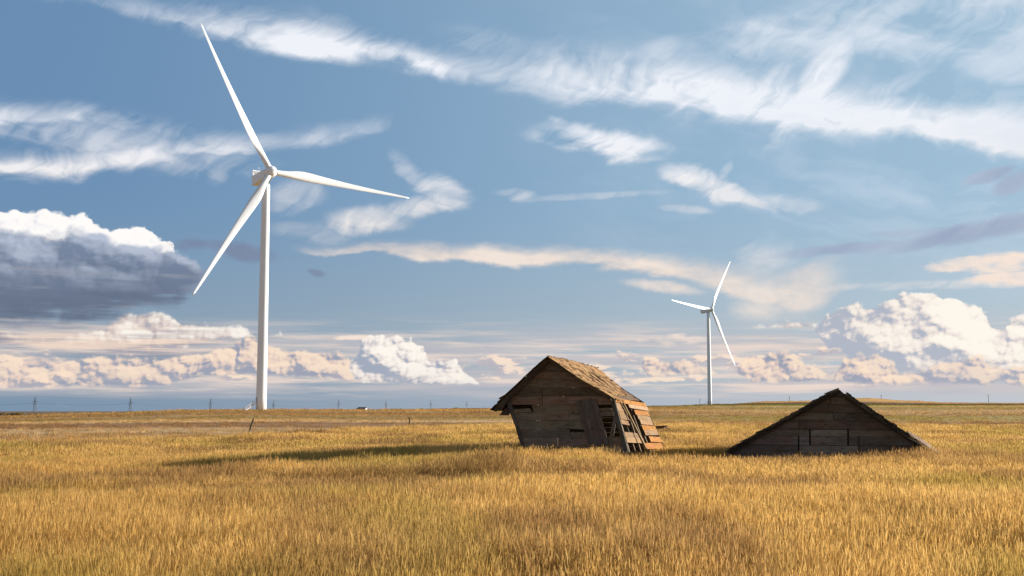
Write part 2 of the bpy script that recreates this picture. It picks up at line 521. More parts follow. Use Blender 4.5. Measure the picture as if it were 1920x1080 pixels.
class MB:
    """collects boxes, planks and tubes with plank coordinates and a colour per face"""

    def __init__(self, seed=0):
        self.v, self.f, self.uv, self.c = [], [], [], []
        self.prim = []
        self.rng = random.Random(seed)

    def add(self, vs, fs, uvs=None, col=(1, 1, 1)):
        b = len(self.v)
        self.prim.append((len(self.v), len(self.f)))
        self.v += [Vector(p) for p in vs]
        for k, f in enumerate(fs):
            self.f.append([b + i for i in f])
            self.uv.append(uvs[k] if uvs else [(0, 0)] * len(f))
            self.c.append(col)

    def plank(self, p0, p1, p2, p3, th, col=(1, 1, 1), n=None):
        """p0-p1 runs along the grain; thickness is set back from the face p0..p3"""
        p0, p1, p2, p3 = map(Vector, (p0, p1, p2, p3))
        if n is None:
            n = (p1 - p0).cross(p3 - p0).normalized()
        q = [p - n * th for p in (p0, p1, p2, p3)]
        L = (p1 - p0).length
        W = (p3 - p0).length
        ou, ov = self.rng.uniform(0, 60), self.rng.uniform(0, 60)
        front = [(ou, ov), (ou + L, ov), (ou + L, ov + W), (ou, ov + W)]
        edge = [(ou, ov), (ou + L, ov), (ou + L, ov + th), (ou, ov + th)]
        endg = [(ou, ov), (ou + th, ov), (ou + th, ov + W), (ou, ov + W)]
        self.add([p0, p1, p2, p3] + q,
                 [(0, 1, 2, 3), (7, 6, 5, 4), (4, 5, 1, 0), (3, 2, 6, 7), (1, 5, 6, 2), (4, 0, 3, 7)],
                 [front, front, edge, edge, endg, endg], col)

    def beam(self, a, b, w, h, col=(1, 1, 1), up=(0, 0, 1), w2=None, h2=None):
        a, b = Vector(a), Vector(b)
        d = (b - a).normalized()
        s = d.cross(Vector(up))
        if s.length < 1e-4:
            s = d.cross(Vector((1, 0, 0)))
        s.normalize()
        t = s.cross(d)
        w2 = w if w2 is None else w2
        h2 = h if h2 is None else h2
        vs = [a - s * w / 2 - t * h / 2, a + s * w / 2 - t * h / 2, a + s * w / 2 + t * h / 2, a - s * w / 2 + t * h / 2,
              b - s * w2 / 2 - t * h2 / 2, b + s * w2 / 2 - t * h2 / 2, b + s * w2 / 2 + t * h2 / 2, b - s * w2 / 2 + t * h2 / 2]
        L = (b - a).length
        ou, ov = self.rng.uniform(0, 60), self.rng.uniform(0, 60)
        side = [(ou, ov), (ou, ov + w), (ou + L, ov + w), (ou + L, ov)]
        cap = [(ou, ov), (ou + w, ov), (ou + w, ov + h), (ou, ov + h)]
        self.add(vs, [(0, 1, 5, 4), (1, 2, 6, 5), (2, 3, 7, 6), (3, 0, 4, 7), (3, 2, 1, 0), (4, 5, 6, 7)],
                 [side, side, side, side, cap, cap], col)

    def tube(self, pts, rad, seg=8, col=(1, 1, 1), cap=True):
        pts = [Vector(p) for p in pts]
        rad = rad if isinstance(rad, (list, tuple)) else [rad] * len(pts)
        vs, fs = [], []
        for i, p in enumerate(pts):
            d = (pts[min(i + 1, len(pts) - 1)] - pts[max(i - 1, 0)]).normalized()
            s = d.cross(Vector((0, 0, 1)))
            if s.length < 1e-3:
                s = Vector((1, 0, 0))
            s.normalize()
            t = s.cross(d)
            for k in range(seg):
                a = 2 * math.pi * k / seg
                vs.append(p + (s * math.cos(a) + t * math.sin(a)) * rad[i])
        for i in range(len(pts) - 1):
            for k in range(seg):
                k2 = (k + 1) % seg
                fs.append((i * seg + k, i * seg + k2, (i + 1) * seg + k2, (i + 1) * seg + k))
        if cap:
            fs.append(tuple(range(seg))[::-1])
            fs.append(tuple((len(pts) - 1) * seg + k for k in range(seg)))
        self.add(vs, fs, None, col)

    def build_each(self, name, mat, parent, smooth=False):
        pr = self.prim + [(len(self.v), len(self.f))]
        for (v0, f0), (v1, f1) in zip(pr[:-1], pr[1:]):
            m = MB()
            m.v = self.v[v0:v1]
            m.f = [[i - v0 for i in f] for f in self.f[f0:f1]]
            m.uv, m.c = self.uv[f0:f1], self.c[f0:f1]
            m.build(name, mat, parent, smooth)

    def build(self, name, mat, parent=None, smooth=False):
        me = bpy.data.meshes.new(name)
        off = parent.matrix_world.translation.copy() if parent is not None else Vector()
        if parent is not None and parent.parent is not None:
            pass
        me.from_pydata([tuple(v - off) for v in self.v], [], self.f)
        ul = me.uv_layers.new(name='UVMap')
        ul.data.foreach_set('uv', [c for f in self.uv for p in f for c in p])
        ca = me.color_attributes.new('tint', 'FLOAT_COLOR', 'CORNER')
        ca.data.foreach_set('color', [x for f, c in zip(self.f, self.c) for _ in f for x in (c[0], c[1], c[2], 1.0)])
        me.update()
        if smooth:
            me.shade_smooth()
        me.materials.append(mat)
        o = bpy.data.objects.new(name, me)
        COL.objects.link(o)
        if parent is not None:
            o.parent = parent
            o.matrix_world = Matrix.Translation(off)
        return o


# ------------------------------------------------------------------ materials
def mat_new(name):
    m = bpy.data.materials.new(name)
    m.use_nodes = True
    t = m.node_tree
    N.tree = t
    t.nodes.clear()
    out = t.nodes.new('ShaderNodeOutputMaterial')
    return m, t, out


def principled(t, out, rough=0.7, spec=0.3):
    b = t.nodes.new('ShaderNodeBsdfPrincipled')
    b.inputs['Roughness'].default_value = rough
    b.inputs['Specular IOR Level'].default_value = spec
    t.links.new(b.outputs[0], out.inputs[0])
    return b


def attr(t, name):
    a = t.nodes.new('ShaderNodeAttribute')
    a.attribute_name = name
    return a.outputs['Color']


def bump(t, h, bsdf, strength=0.4, dist=0.02):
    b = t.nodes.new('ShaderNodeBump')
    b.inputs['Strength'].default_value = strength
    b.inputs['Distance'].default_value = dist
    t.links.new(h.s, b.inputs['Height'])
    t.links.new(b.outputs[0], bsdf.inputs['Normal'])


def mat_wood(name):
    m, t, out = mat_new(name)
    b = principled(t, out, 0.85, 0.2)
    uv = t.nodes.new('ShaderNodeTexCoord').outputs['UV']
    u, v, _ = sep(uv)
    g1 = noise(comb(u * 0.9, v * 26.0), 1.0, 5, 0.65)
    g2 = noise(comb(u * 2.5, v * 70.0), 1.0, 3, 0.6)
    st = noise(comb(u * 1.1 + 9.0, v * 3.0), 1.0, 4, 0.6)
    kn = voro(comb(u * 1.7, v * 6.0), 1.0, 0, 0.5)
    k = sstep(kn, 0.10, 0.03)
    val = 0.42 + g1 * 0.62 + (g2 - 0.5) * 0.5 + (st - 0.5) * 0.9
    col = mixc(1.0, attr(t, 'tint'), comb(val, val, val), 'MULTIPLY')
    col = mixc(sstep(st, 0.5, 0.75) * 0.22, col, (0.12, 0.11, 0.10))
    ru = noise(comb(u * 0.8 + 31.0, v * 1.6 + 5.0), 1.0, 5, 0.65)
    col = mixc(sstep(ru, 0.48, 0.66) * 0.5, col, mixc(1.0, col, (1.05, 0.68, 0.42), 'MULTIPLY'))
    col = mixc(k * 0.7, col, (0.02, 0.014, 0.01))
    t.links.new(col, b.inputs['Base Color'])
    bump(t, g1 * 0.7 + g2 * 0.3, b, 0.6, 0.012)
    return m


def mat_plain(name, col, rough=0.5, spec=0.4, var=0.12, scale=0.6, stain=None):
    m, t, out = mat_new(name)
    b = principled(t, out, rough, spec)
    pos = t.nodes.new('ShaderNodeNewGeometry').outputs['Position']
    n1 = noise(pos, scale, 5, 0.6, '3D')
    x, y, z = sep(pos)
    n2 = noise(comb(x * 2.0, y * 2.0, z * 0.15), 1.0, 4, 0.6, '3D')
    c = mixc(sstep(n1 * 0.5 + n2 * 0.5, 0.35, 0.7), tuple(k * (1 - var) for k in col), tuple(min(1, k * (1 + var * 0.4)) for k in col))
    if stain:
        c = mixc(sstep(n2, 0.55, 0.8) * 0.35, c, stain)
    t.links.new(c, b.inputs['Base Color'])
    return m


def mat_grass(name, translucent=0.58):
    m, t, out = mat_new(name)
    pos = t.nodes.new('ShaderNodeNewGeometry').outputs['Position']
    x, y, z = sep(pos)
    oi = t.nodes.new('ShaderNodeObjectInfo')
    rnd = N(oi.outputs['Random'])
    p1 = noise(comb(x * 0.13, y * 0.085), 1.0, 4, 0.55)
    p2 = noise(comb(x * 0.15 + 20.0, y * 0.09 + 4.0), 1.0, 4, 0.55)
    p3 = noise(comb(x * 0.5 + 3.0, y * 0.25), 1.0, 3, 0.6)
    c = attr(t, 'tint')
    # patches: greener, browner, paler plants
    c = mixc(sstep(p1, 0.46, 0.60) * 0.8, c, mixc(0.75, c, (0.33, 0.245, 0.06)))
    c = mixc(sstep(p2, 0.47, 0.60) * 0.85, c, mixc(0.75, c, (0.25, 0.135, 0.065)))
    c = mixc(sstep(p3, 0.45, 0.75) * 0.45, c, mixc(0.7, c, (0.66, 0.43, 0.17)))
    v = 0.93 + rnd * 0.16
    c = mixc(1.0, c, comb(v, v, v), 'MULTIPLY')
    d = t.nodes.new('ShaderNodeBsdfDiffuse')
    tr = t.nodes.new('ShaderNodeBsdfTranslucent')
    mx = t.nodes.new('ShaderNodeMixShader')
    mx.inputs[0].default_value = translucent
    t.links.new(c, d.inputs[0])
    t.links.new(c, tr.inputs[0])
    t.links.new(d.outputs[0], mx.inputs[1])
    t.links.new(tr.outputs[0], mx.inputs[2])
    t.links.new(mx.outputs[0], out.inputs[0])
    return m


def field_colour(t, pos):
    """the colour of the fields: strips of stubble, brown and green, by distance and bearing"""
    x, y, z = sep(pos)
    yy = nmax(y, 1.0)
    side = x / yy                                   # bearing of a field strip
    wob = noise(comb(x * 0.012, y * 0.004), 1.0, 4, 0.6) - 0.5
    wob2 = noise(comb(x * 0.08, y * 0.02), 1.0, 3, 0.6) - 0.5
    ld = N.math('LOGARITHM', yy, 10.0) + wob * 0.09 + wob2 * 0.03
    q = lambda d: math.log10(d) / 5.0
    gold, tan_, pale, brown = (0.46, 0.275, 0.095), (0.36, 0.225, 0.105), (0.50, 0.345, 0.175), (0.26, 0.145, 0.07)
    green, olive, dark, far = (0.13, 0.20, 0.03), (0.25, 0.22, 0.06), (0.09, 0.045, 0.026), (0.16, 0.115, 0.075)
    L = [(q(1), (0.38, 0.24, 0.07)), (q(60), (0.42, 0.27, 0.085)), (q(90), gold), (q(108), tan_), (q(125), pale), (q(150), brown), (q(175), brown), (q(195), pale),
         (q(222), tan_), (q(232), olive), (q(248), tan_), (q(330), (0.31, 0.19, 0.085)), (q(385), gold), (q(430), gold), (q(700), far), (q(1800), far), (q(20000), far)]
    Rr = [(q(1), (0.38, 0.24, 0.07)), (q(60), (0.42, 0.27, 0.085)), (q(95), gold), (q(122), gold), (q(140), olive), (q(160), brown), (q(190), tan_), (q(215), (0.34, 0.25, 0.09)), (q(250), (0.30, 0.24, 0.08)),
          (q(290), tan_), (q(420), pale), (q(500), tan_), (q(560), olive), (q(660), pale), (q(760), tan_), (q(800), green), (q(930), green), (q(960), dark), (q(1300), dark), (q(1350), gold), (q(2500), gold), (q(20000), far)]
    cl = ramp(ld / 5.0, L, 'LINEAR')
    cr = ramp(ld / 5.0, Rr, 'LINEAR')
    c = mixc(sstep(side + wob * 0.1, 0.05, 0.22), cl, cr)
    s1 = noise(comb(x * 0.55, y * 0.09), 1.0, 5, 0.68)
    s2 = noise(comb(x * 0.06, y * 0.02), 1.0, 4, 0.6)
    s3 = noise(comb(x * 2.6, y * 0.9), 1.0, 3, 0.7)
    v = 0.45 + s1 * 0.65 + s2 * 0.35 + s3 * 0.15
    c = mixc(1.0, c, comb(v, v, v), 'MULTIPLY')
    rows_ = noise(comb(x * 0.008 + y * 0.01, y * 0.085), 1.0, 4, 0.6)
    v2 = 0.30 + rows_ * 1.4
    c = mixc(1.0, c, comb(v2, v2, v2), 'MULTIPLY')
    gpatch = sstep(s2 + (s1 - 0.5) * 0.5, 0.52, 0.68) * sstep(yy, 150.0, 220.0) * sstep(yy, 900.0, 600.0)
    c = mixc(gpatch * 0.4 * (0.4 + sstep(side, 0.0, 0.2) * 0.6), c, olive)
    return c, s1, s3


def mat_ground():
    m, t, out = mat_new('prairie_ground')
    b = principled(t, out, 0.95, 0.1)
    pos = t.nodes.new('ShaderNodeNewGeometry').outputs['Position']
    c, s1, s3 = field_colour(t, pos)
    t.links.new(c, b.inputs['Base Color'])
    bump(t, s3 * 0.6 + s1 * 0.4, b, 0.5, 0.1)
    return m


def mat_straw():
    m, t, out = mat_new('stubble_straw')
    pos = t.nodes.new('ShaderNodeNewGeometry').outputs['Position']
    c, s1, s3 = field_colour(t, pos)
    tint = attr(t, 'tint')
    oi = t.nodes.new('ShaderNodeObjectInfo')
    rv = 0.62 + N(oi.outputs['Random']) * 0.76
    c = mixc(0.16, c, tint)
    c = mixc(1.0, c, comb(rv, rv, rv), 'MULTIPLY')
    d = t.nodes.new('ShaderNodeBsdfDiffuse')
    tr = t.nodes.new('ShaderNodeBsdfTranslucent')
    mx = t.nodes.new('ShaderNodeMixShader')
    mx.inputs[0].default_value = 0.4
    t.links.new(c, d.inputs[0])
    t.links.new(c, tr.inputs[0])
    t.links.new(d.outputs[0], mx.inputs[1])
    t.links.new(tr.outputs[0], mx.inputs[2])
    t.links.new(mx.outputs[0], out.inputs[0])
    return m


M_WOOD = mat_wood('weathered_boards')
M_SHINGLE = mat_wood('cedar_shingles')
M_WHITE = mat_plain('white_paint', (0.72, 0.76, 0.83), 0.38, 0.5, 0.05, 0.15)
M_STEEL = mat_plain('galvanised_steel', (0.09, 0.10, 0.12), 0.5, 0.4)
M_GREY = mat_plain('grey_metal', (0.35, 0.36, 0.37), 0.5, 0.4)
M_DARK = mat_plain('dark_louvre', (0.03, 0.03, 0.035), 0.6, 0.3)
M_ROOF = mat_plain('grey_roof', (0.10, 0.095, 0.10), 0.7, 0.2)
M_SOIL = mat_ground()
M_GRASS = mat_grass('dry_grass')
M_STUBBLE = mat_straw()
M_LEAF = mat_grass('shrub_leaf', 0.35)


# ------------------------------------------------------------------ terrain
class VNoise:
    def __init__(self, seed):
        self.g = np.random.default_rng(seed).random((256, 256))

    def __call__(self, x, y):
        xi = np.floor(x).astype(int)
        yi = np.floor(y).astype(int)
        fx, fy = x - xi, y - yi
        fx = fx * fx * (3 - 2 * fx)
        fy = fy * fy * (3 - 2 * fy)
        g = self.g
        a = g[xi % 256, yi % 256]
        b = g[(xi + 1) % 256, yi % 256]
        c = g[xi % 256, (yi + 1) % 256]
        d = g[(xi + 1) % 256, (yi + 1) % 256]
        return (a * (1 - fx) + b * fx) * (1 - fy) + (c * (1 - fx) + d * fx) * fy


VN1, VN2, VN3 = VNoise(3), VNoise(5), VNoise(9)


def zrow(y, D):
    return CZ + (768 - y) / FPX * D


PD = np.array([0, 60, 110, 200, 300, 390, 500, 700, 980, 1250, 1500, 2200, 3500, 6000, 25000.0])
PROFILE = {   # photograph column -> height of the land at the distances PD
    -500: [0, 0, -.1, -.2, -.1, -.3, -2, -6, -9, -9, -9, -6.5, -7.0, zrow(771.6, 6000), -60],
    0: [0, 0, -.05, -.1, 0, zrow(781.5, 390), -1.6, -5, -8, -8.5, -8.5, zrow(775.5, 2200), zrow(773.5, 3500), zrow(771.6, 6000), -60],
    200: [0, 0, 0, .1, .5, zrow(775.0, 390), .2, -4, -8, -8.5, -8.5, zrow(775.5, 2200), zrow(773.2, 3500), zrow(771.4, 6000), -60],
    340: [0, 0, 0, .3, 1.0, zrow(770.2, 390), 1.2, -2, -6, -7, -7, -5, -6, zrow(770.6, 6000), -60],
    490: [0, 0, 0, .4, 1.3, zrow(768.6, 390), 1.7, 0.5, -2, -3, -4, -5, -6, zrow(770.6, 6000), -60],
    700: [0, 0, 0, .3, 1.1, 1.9, zrow(770.2, 500), zrow(770.2, 700), zrow(769.9, 980), .8, -1, -4, -6, zrow(770.4, 6000), -60],
    900: [0, 0, 0, .3, 1.0, 1.8, 2.2, zrow(766.8, 700), zrow(767.0, 980), 1.5, 0, -3, -6, zrow(770, 6000), -60],
    1230: [0, 0, 0, .2, .9, 1.7, 2.4, 3.5, zrow(761.5, 980), 5, 5, 2, -3, -8, -60],
    1340: [0, 0, 0, .2, .8, 1.5, 2.3, 3.9, zrow(759.6, 980), zrow(757.6, 1250), 7.6, 5, 0, -8, -60],
    1440: [0, 0, 0, .2, .8, 1.4, 2.2, 4.1, zrow(758.8, 980), zrow(756.6, 1250), zrow(752.4, 1500), 8, 2, -8, -60],
    1520: [0, 0, 0, .2, .8, 1.4, 2.2, 4.1, zrow(758.8, 980), zrow(756.6, 1250), zrow(751.8, 1500), 9, 2, -8, -60],
    1620: [0, 0, 0, .2, .8, 1.4, 2.2, 4.1, zrow(759.2, 980), zrow(757.0, 1250), zrow(747.0, 1500), 12, 2, -8, -60],
    1700: [0, 0, 0, .2, .8, 1.4, 2.2, 4.1, zrow(759.6, 980), zrow(757.6, 1250), zrow(751.0, 1500), 12, 2, -8, -60],
    1780: [0, 0, 0, .2, .8, 1.4, 2.2, 4.1, zrow(759.8, 980), zrow(758.0, 1250), zrow(754.6, 1500), 10, 2, -8, -60],
    1920: [0, 0, 0, .2, .8, 1.4, 2.2, 4.1, zrow(760.0, 980), zrow(758.4, 1250), zrow(755.0, 1500), 10, 2, -8, -60],
    2400: [0, 0, 0, .2, .8, 1.4, 2.2, 4.1, 5.5, 7, 9, 10, 2, -8, -60],
}
PX = np.array(sorted(PROFILE))
PZ = np.array([PROFILE[k] for k in PX])


def terrain(x, y):
    x = np.asarray(x, float)
    y = np.asarray(y, float)
    az = np.arctan2(x, y)
    r = np.hypot(x, y)
    azc = np.clip(az, -0.6, 0.6)
    D = r * np.cos(azc)
    px = 960 + FPX * np.tan(azc) / math.cos(TH)
    i = np.clip(np.searchsorted(PX, px) - 1, 0, len(PX) - 2)
    f = np.clip((px - PX[i]) / (PX[i + 1] - PX[i]), 0, 1)
    f = f * f * (3 - 2 * f)
    j = np.clip(np.searchsorted(PD, D) - 1, 0, len(PD) - 2)
    g = np.clip((D - PD[j]) / (PD[j + 1] - PD[j]), 0, 1)
    z = (PZ[i, j] * (1 - g) + PZ[i, j + 1] * g) * (1 - f) + (PZ[i + 1, j] * (1 - g) + PZ[i + 1, j + 1] * g) * f
    near = np.clip((150 - D) / 60, 0, 1)
    near = near * (1 - 0.75 * np.exp(-((x + 5) / 9.0) ** 2 - ((y - 38) / 9.0) ** 2))
    z = z + near * ((VN1(x / 11.0 + 50, y / 8.0 + 50) - 0.5) * 0.42 + (VN2(x / 4.0 + 50, y / 3.0 + 50) - 0.5) * 0.10)
    lf = np.clip((850 - px) / 500, 0, 1)
    z = z - 0.30 * lf * lf * (3 - 2 * lf) * np.clip((D - 12) / 20, 0, 1) * np.clip((150 - D) / 60, 0, 1)
    fr = np.clip((D - 1000) / 1000, 0, 1) * np.clip((8000 - D) / 3000, 0, 1)
    z = z + fr * (VN3(x / 220.0 + 90, y / 500.0 + 90) - 0.5) * 1.6
    return z


def tz(x, y):
    return float(terrain(np.array([x]), np.array([y]))[0])


def build_ground():
    a1 = np.arange(-36, 36.01, 0.2)
    a2 = np.arange(42, 319, 6.0)
    az = np.radians(np.concatenate([a1, a2]))
    rr = np.concatenate([[0.0], np.geomspace(0.8, 45000, 190)])
    A, Rg = np.meshgrid(az, rr[1:])
    X = Rg * np.sin(A)
    Y = Rg * np.cos(A)
    Z = terrain(X, Y)
    na, nr = len(az), len(rr) - 1
    verts = [(0, 0, 0)] + list(zip(X.ravel().tolist(), Y.ravel().tolist(), Z.ravel().tolist()))
    faces = []
    for k in range(na):
        k2 = (k + 1) % na
        faces.append((0, 1 + k2, 1 + k))
        for i in range(nr - 1):
            a = 1 + i * na
            b = a + na
            faces.append((a + k, a + k2, b + k2, b + k))
    o = new_mesh('prairie_ground', verts, faces, M_SOIL, smooth=True)
    o['kind'] = 'structure'


build_ground()


# ------------------------------------------------------------------ grass
def clump_mesh(name, seed, n, rad, hmin, hmax, w, head, mat, leafy=0.42, lean=0.075, seg=4):
    rng = np.random.default_rng(seed)
    V, F, Cc = [], [], []
    gold = np.array([[0.56, 0.315, 0.080], [0.61, 0.36, 0.105], [0.52, 0.27, 0.060], [0.45, 0.285, 0.062], [0.63, 0.40, 0.14]])
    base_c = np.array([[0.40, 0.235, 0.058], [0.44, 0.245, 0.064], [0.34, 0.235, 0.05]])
    for i in range(n):
        r = rad * math.sqrt(rng.random())
        a = rng.random() * 2 * math.pi
        bx, by = r * math.cos(a), r * math.sin(a)
        leaf = rng.random() < leafy
        h = rng.uniform(hmin, hmax) * (rng.uniform(0.5, 0.85) if leaf else 1.0)
        la = rng.random() * 2 * math.pi
        ll = abs(rng.normal(0, lean)) * (1.7 if leaf else 1.0)
        curve = rng.uniform(0.02, 0.15) * (1.8 if leaf else 1.0)
        fa = rng.uniform(-1.0, 1.0)
        sx, sy = math.cos(fa), math.sin(fa)
        ww = w * rng.uniform(0.7, 1.3) * (1.25 if leaf else 0.8)
        ct = gold[rng.integers(len(gold))] * rng.uniform(0.85, 1.12)
        cb = base_c[rng.integers(len(base_c))]
        ts = [0, .35, .65, .86, 1.0] if seg == 4 else [0, .5, 1.0]
        prof = ([1.0, .95, .75, .5, .08] if leaf else [.9, .7, .55, .5, .45]) if seg == 4 else [1, .8, .2]
        hs = head and not leaf and rng.random() < 0.8
        b0 = len(V)
        for tt, pw in zip(ts, prof):
            off = h * (ll * tt + curve * tt * tt)
            zz = h * (tt - 0.25 * (ll + curve) ** 2 * tt)
            cx, cy = bx + off * math.cos(la), by + off * math.sin(la)
            V.append((cx - sx * ww * pw / 2, cy - sy * ww * pw / 2, zz))
            V.append((cx + sx * ww * pw / 2, cy + sy * ww * pw / 2, zz))
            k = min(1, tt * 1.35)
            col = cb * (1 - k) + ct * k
            Cc += [col, col]
        for k in range(len(ts) - 1):
            F.append((b0 + 2 * k, b0 + 2 * k + 1, b0 + 2 * k + 3, b0 + 2 * k + 2))
        if hs:
            hl = rng.uniform(0.07, 0.13) * (1 if w < 0.01 else 1.4)
            hw = w * rng.uniform(1.3, 2.3)
            off = h * (ll + curve)
            zz = h * (1 - 0.25 * (ll + curve) ** 2)
            cx, cy = bx + off * math.cos(la), by + off * math.sin(la)
            dirx, diry, dz = (ll + 2 * curve) * math.cos(la), (ll + 2 * curve) * math.sin(la), 1.0
            b0 = len(V)
            hc = np.array([[0.61, 0.39, 0.125], [0.56, 0.33, 0.10], [0.65, 0.44, 0.165]])[rng.integers(3)] * rng.uniform(.85, 1.1)
            for tt, pw in ((-.05, .25), (.3, 1.0), (.65, .8), (1.0, .05)):
                px, py, pz = cx + dirx * hl * tt, cy + diry * hl * tt, zz + dz * hl * tt
                V.append((px - sx * hw * pw / 2, py - sy * hw * pw / 2, pz))
                V.append((px + sx * hw * pw / 2, py + sy * hw * pw / 2, pz))
                Cc += [hc, hc]
            for k in range(3):
                F.append((b0 + 2 * k, b0 + 2 * k + 1, b0 + 2 * k + 3, b0 + 2 * k + 2))
    me = bpy.data.meshes.new(name)
    me.from_pydata(V, [], F)
    ca = me.color_attributes.new('tint', 'FLOAT_COLOR', 'POINT')
    ca.data.foreach_set('color', np.concatenate([np.array(Cc), np.ones((len(Cc), 1))], 1).ravel().tolist())
    me.materials.append(mat)
    me.update()
    return bpy.data.objects.new(name, me)


def scatter(name, sources, pts, rot, scl, idx, label=None):
    """one object of ground cover: its vertices carry tufts through a geometry node tree"""
    src = bpy.data.collections.new(name + '_tufts')
    for k, s in enumerate(sources):
        s.name = '%s_tuft_%02d' % (name, k)
        src.objects.link(s)
    me = bpy.data.meshes.new(name)
    me.from_pydata(pts.tolist(), [], [])
    for nm, tp, arr in (('rot', 'FLOAT_VECTOR', rot), ('scl', 'FLOAT_VECTOR', scl)):
        a = me.attributes.new(nm, tp, 'POINT')
        a.data.foreach_set('vector', arr.ravel().astype(np.float32))
    a = me.attributes.new('idx', 'INT', 'POINT')
    a.data.foreach_set('value', idx.astype(np.int32))
    o = bpy.data.objects.new(name, me)
    COL.objects.link(o)
    o['kind'] = 'stuff'
    g = bpy.data.node_groups.new(name + '_scatter', 'GeometryNodeTree')
    g.interface.new_socket('Geometry', in_out='INPUT', socket_type='NodeSocketGeometry')
    g.interface.new_socket('Geometry', in_out='OUTPUT', socket_type='NodeSocketGeometry')
    gi, go = g.nodes.new('NodeGroupInput'), g.nodes.new('NodeGroupOutput')
    ci = g.nodes.new('GeometryNodeCollectionInfo')
    ci.inputs['Collection'].default_value = src
    ci.inputs['Separate Children'].default_value = True
    ci.inputs['Reset Children'].default_value = True
    ip = g.nodes.new('GeometryNodeInstanceOnPoints')
    ip.inputs['Pick Instance'].default_value = True

    def na(nm, tp):
        n = g.nodes.new('GeometryNodeInputNamedAttribute')
        n.data_type = tp
        n.inputs['Name'].default_value = nm
        return n.outputs[0]
    g.links.new(gi.outputs[0], ip.inputs['Points'])
    g.links.new(ci.outputs[0], ip.inputs['Instance'])
    g.links.new(na('idx', 'INT'), ip.inputs['Instance Index'])
    g.links.new(na('rot', 'FLOAT_VECTOR'), ip.inputs['Rotation'])
    g.links.new(na('scl', 'FLOAT_VECTOR'), ip.inputs['Scale'])
    g.links.new(ip.outputs[0], go.inputs[0])
    m = o.modifiers.new('scatter', 'NODES')
    m.node_group = g
    if label:
        tag(o, *label)
    return o


def fan_points(rng, r0, r1, dens, half=30.0):
    n = int(dens * 0.5 * (r1 * r1 - r0 * r0) * math.radians(2 * half))
    r = np.sqrt(rng.uniform(r0 * r0, r1 * r1, n))
    a = np.radians(rng.uniform(-half, half, n))
    return r * np.sin(a), r * np.cos(a)


# distance at which the tall grass gives way to stubble, by photograph column
EDGE_PX = [-300, 0, 150, 300, 480, 650, 850, 1250, 1920, 2300]
EDGE_D = [50, 62, 72, 84, 86, 98, 116, 124, 126, 126]

SHEDS = []       # footprints, filled by the builders, as (origin, u, v)


def inside_shed(x, y, grow=0.0):
    m = np.zeros(len(x), bool)
    for (o, u, v) in SHEDS:
        dx, dy = x - o[0], y - o[1]
        det = u[0] * v[1] - u[1] * v[0]
        a = (dx * v[1] - dy * v[0]) / det
        b = (u[0] * dy - u[1] * dx) / det
        m |= (a > -grow) & (a < 1 + grow) & (b > 0.02) & (b < 1)
    return m


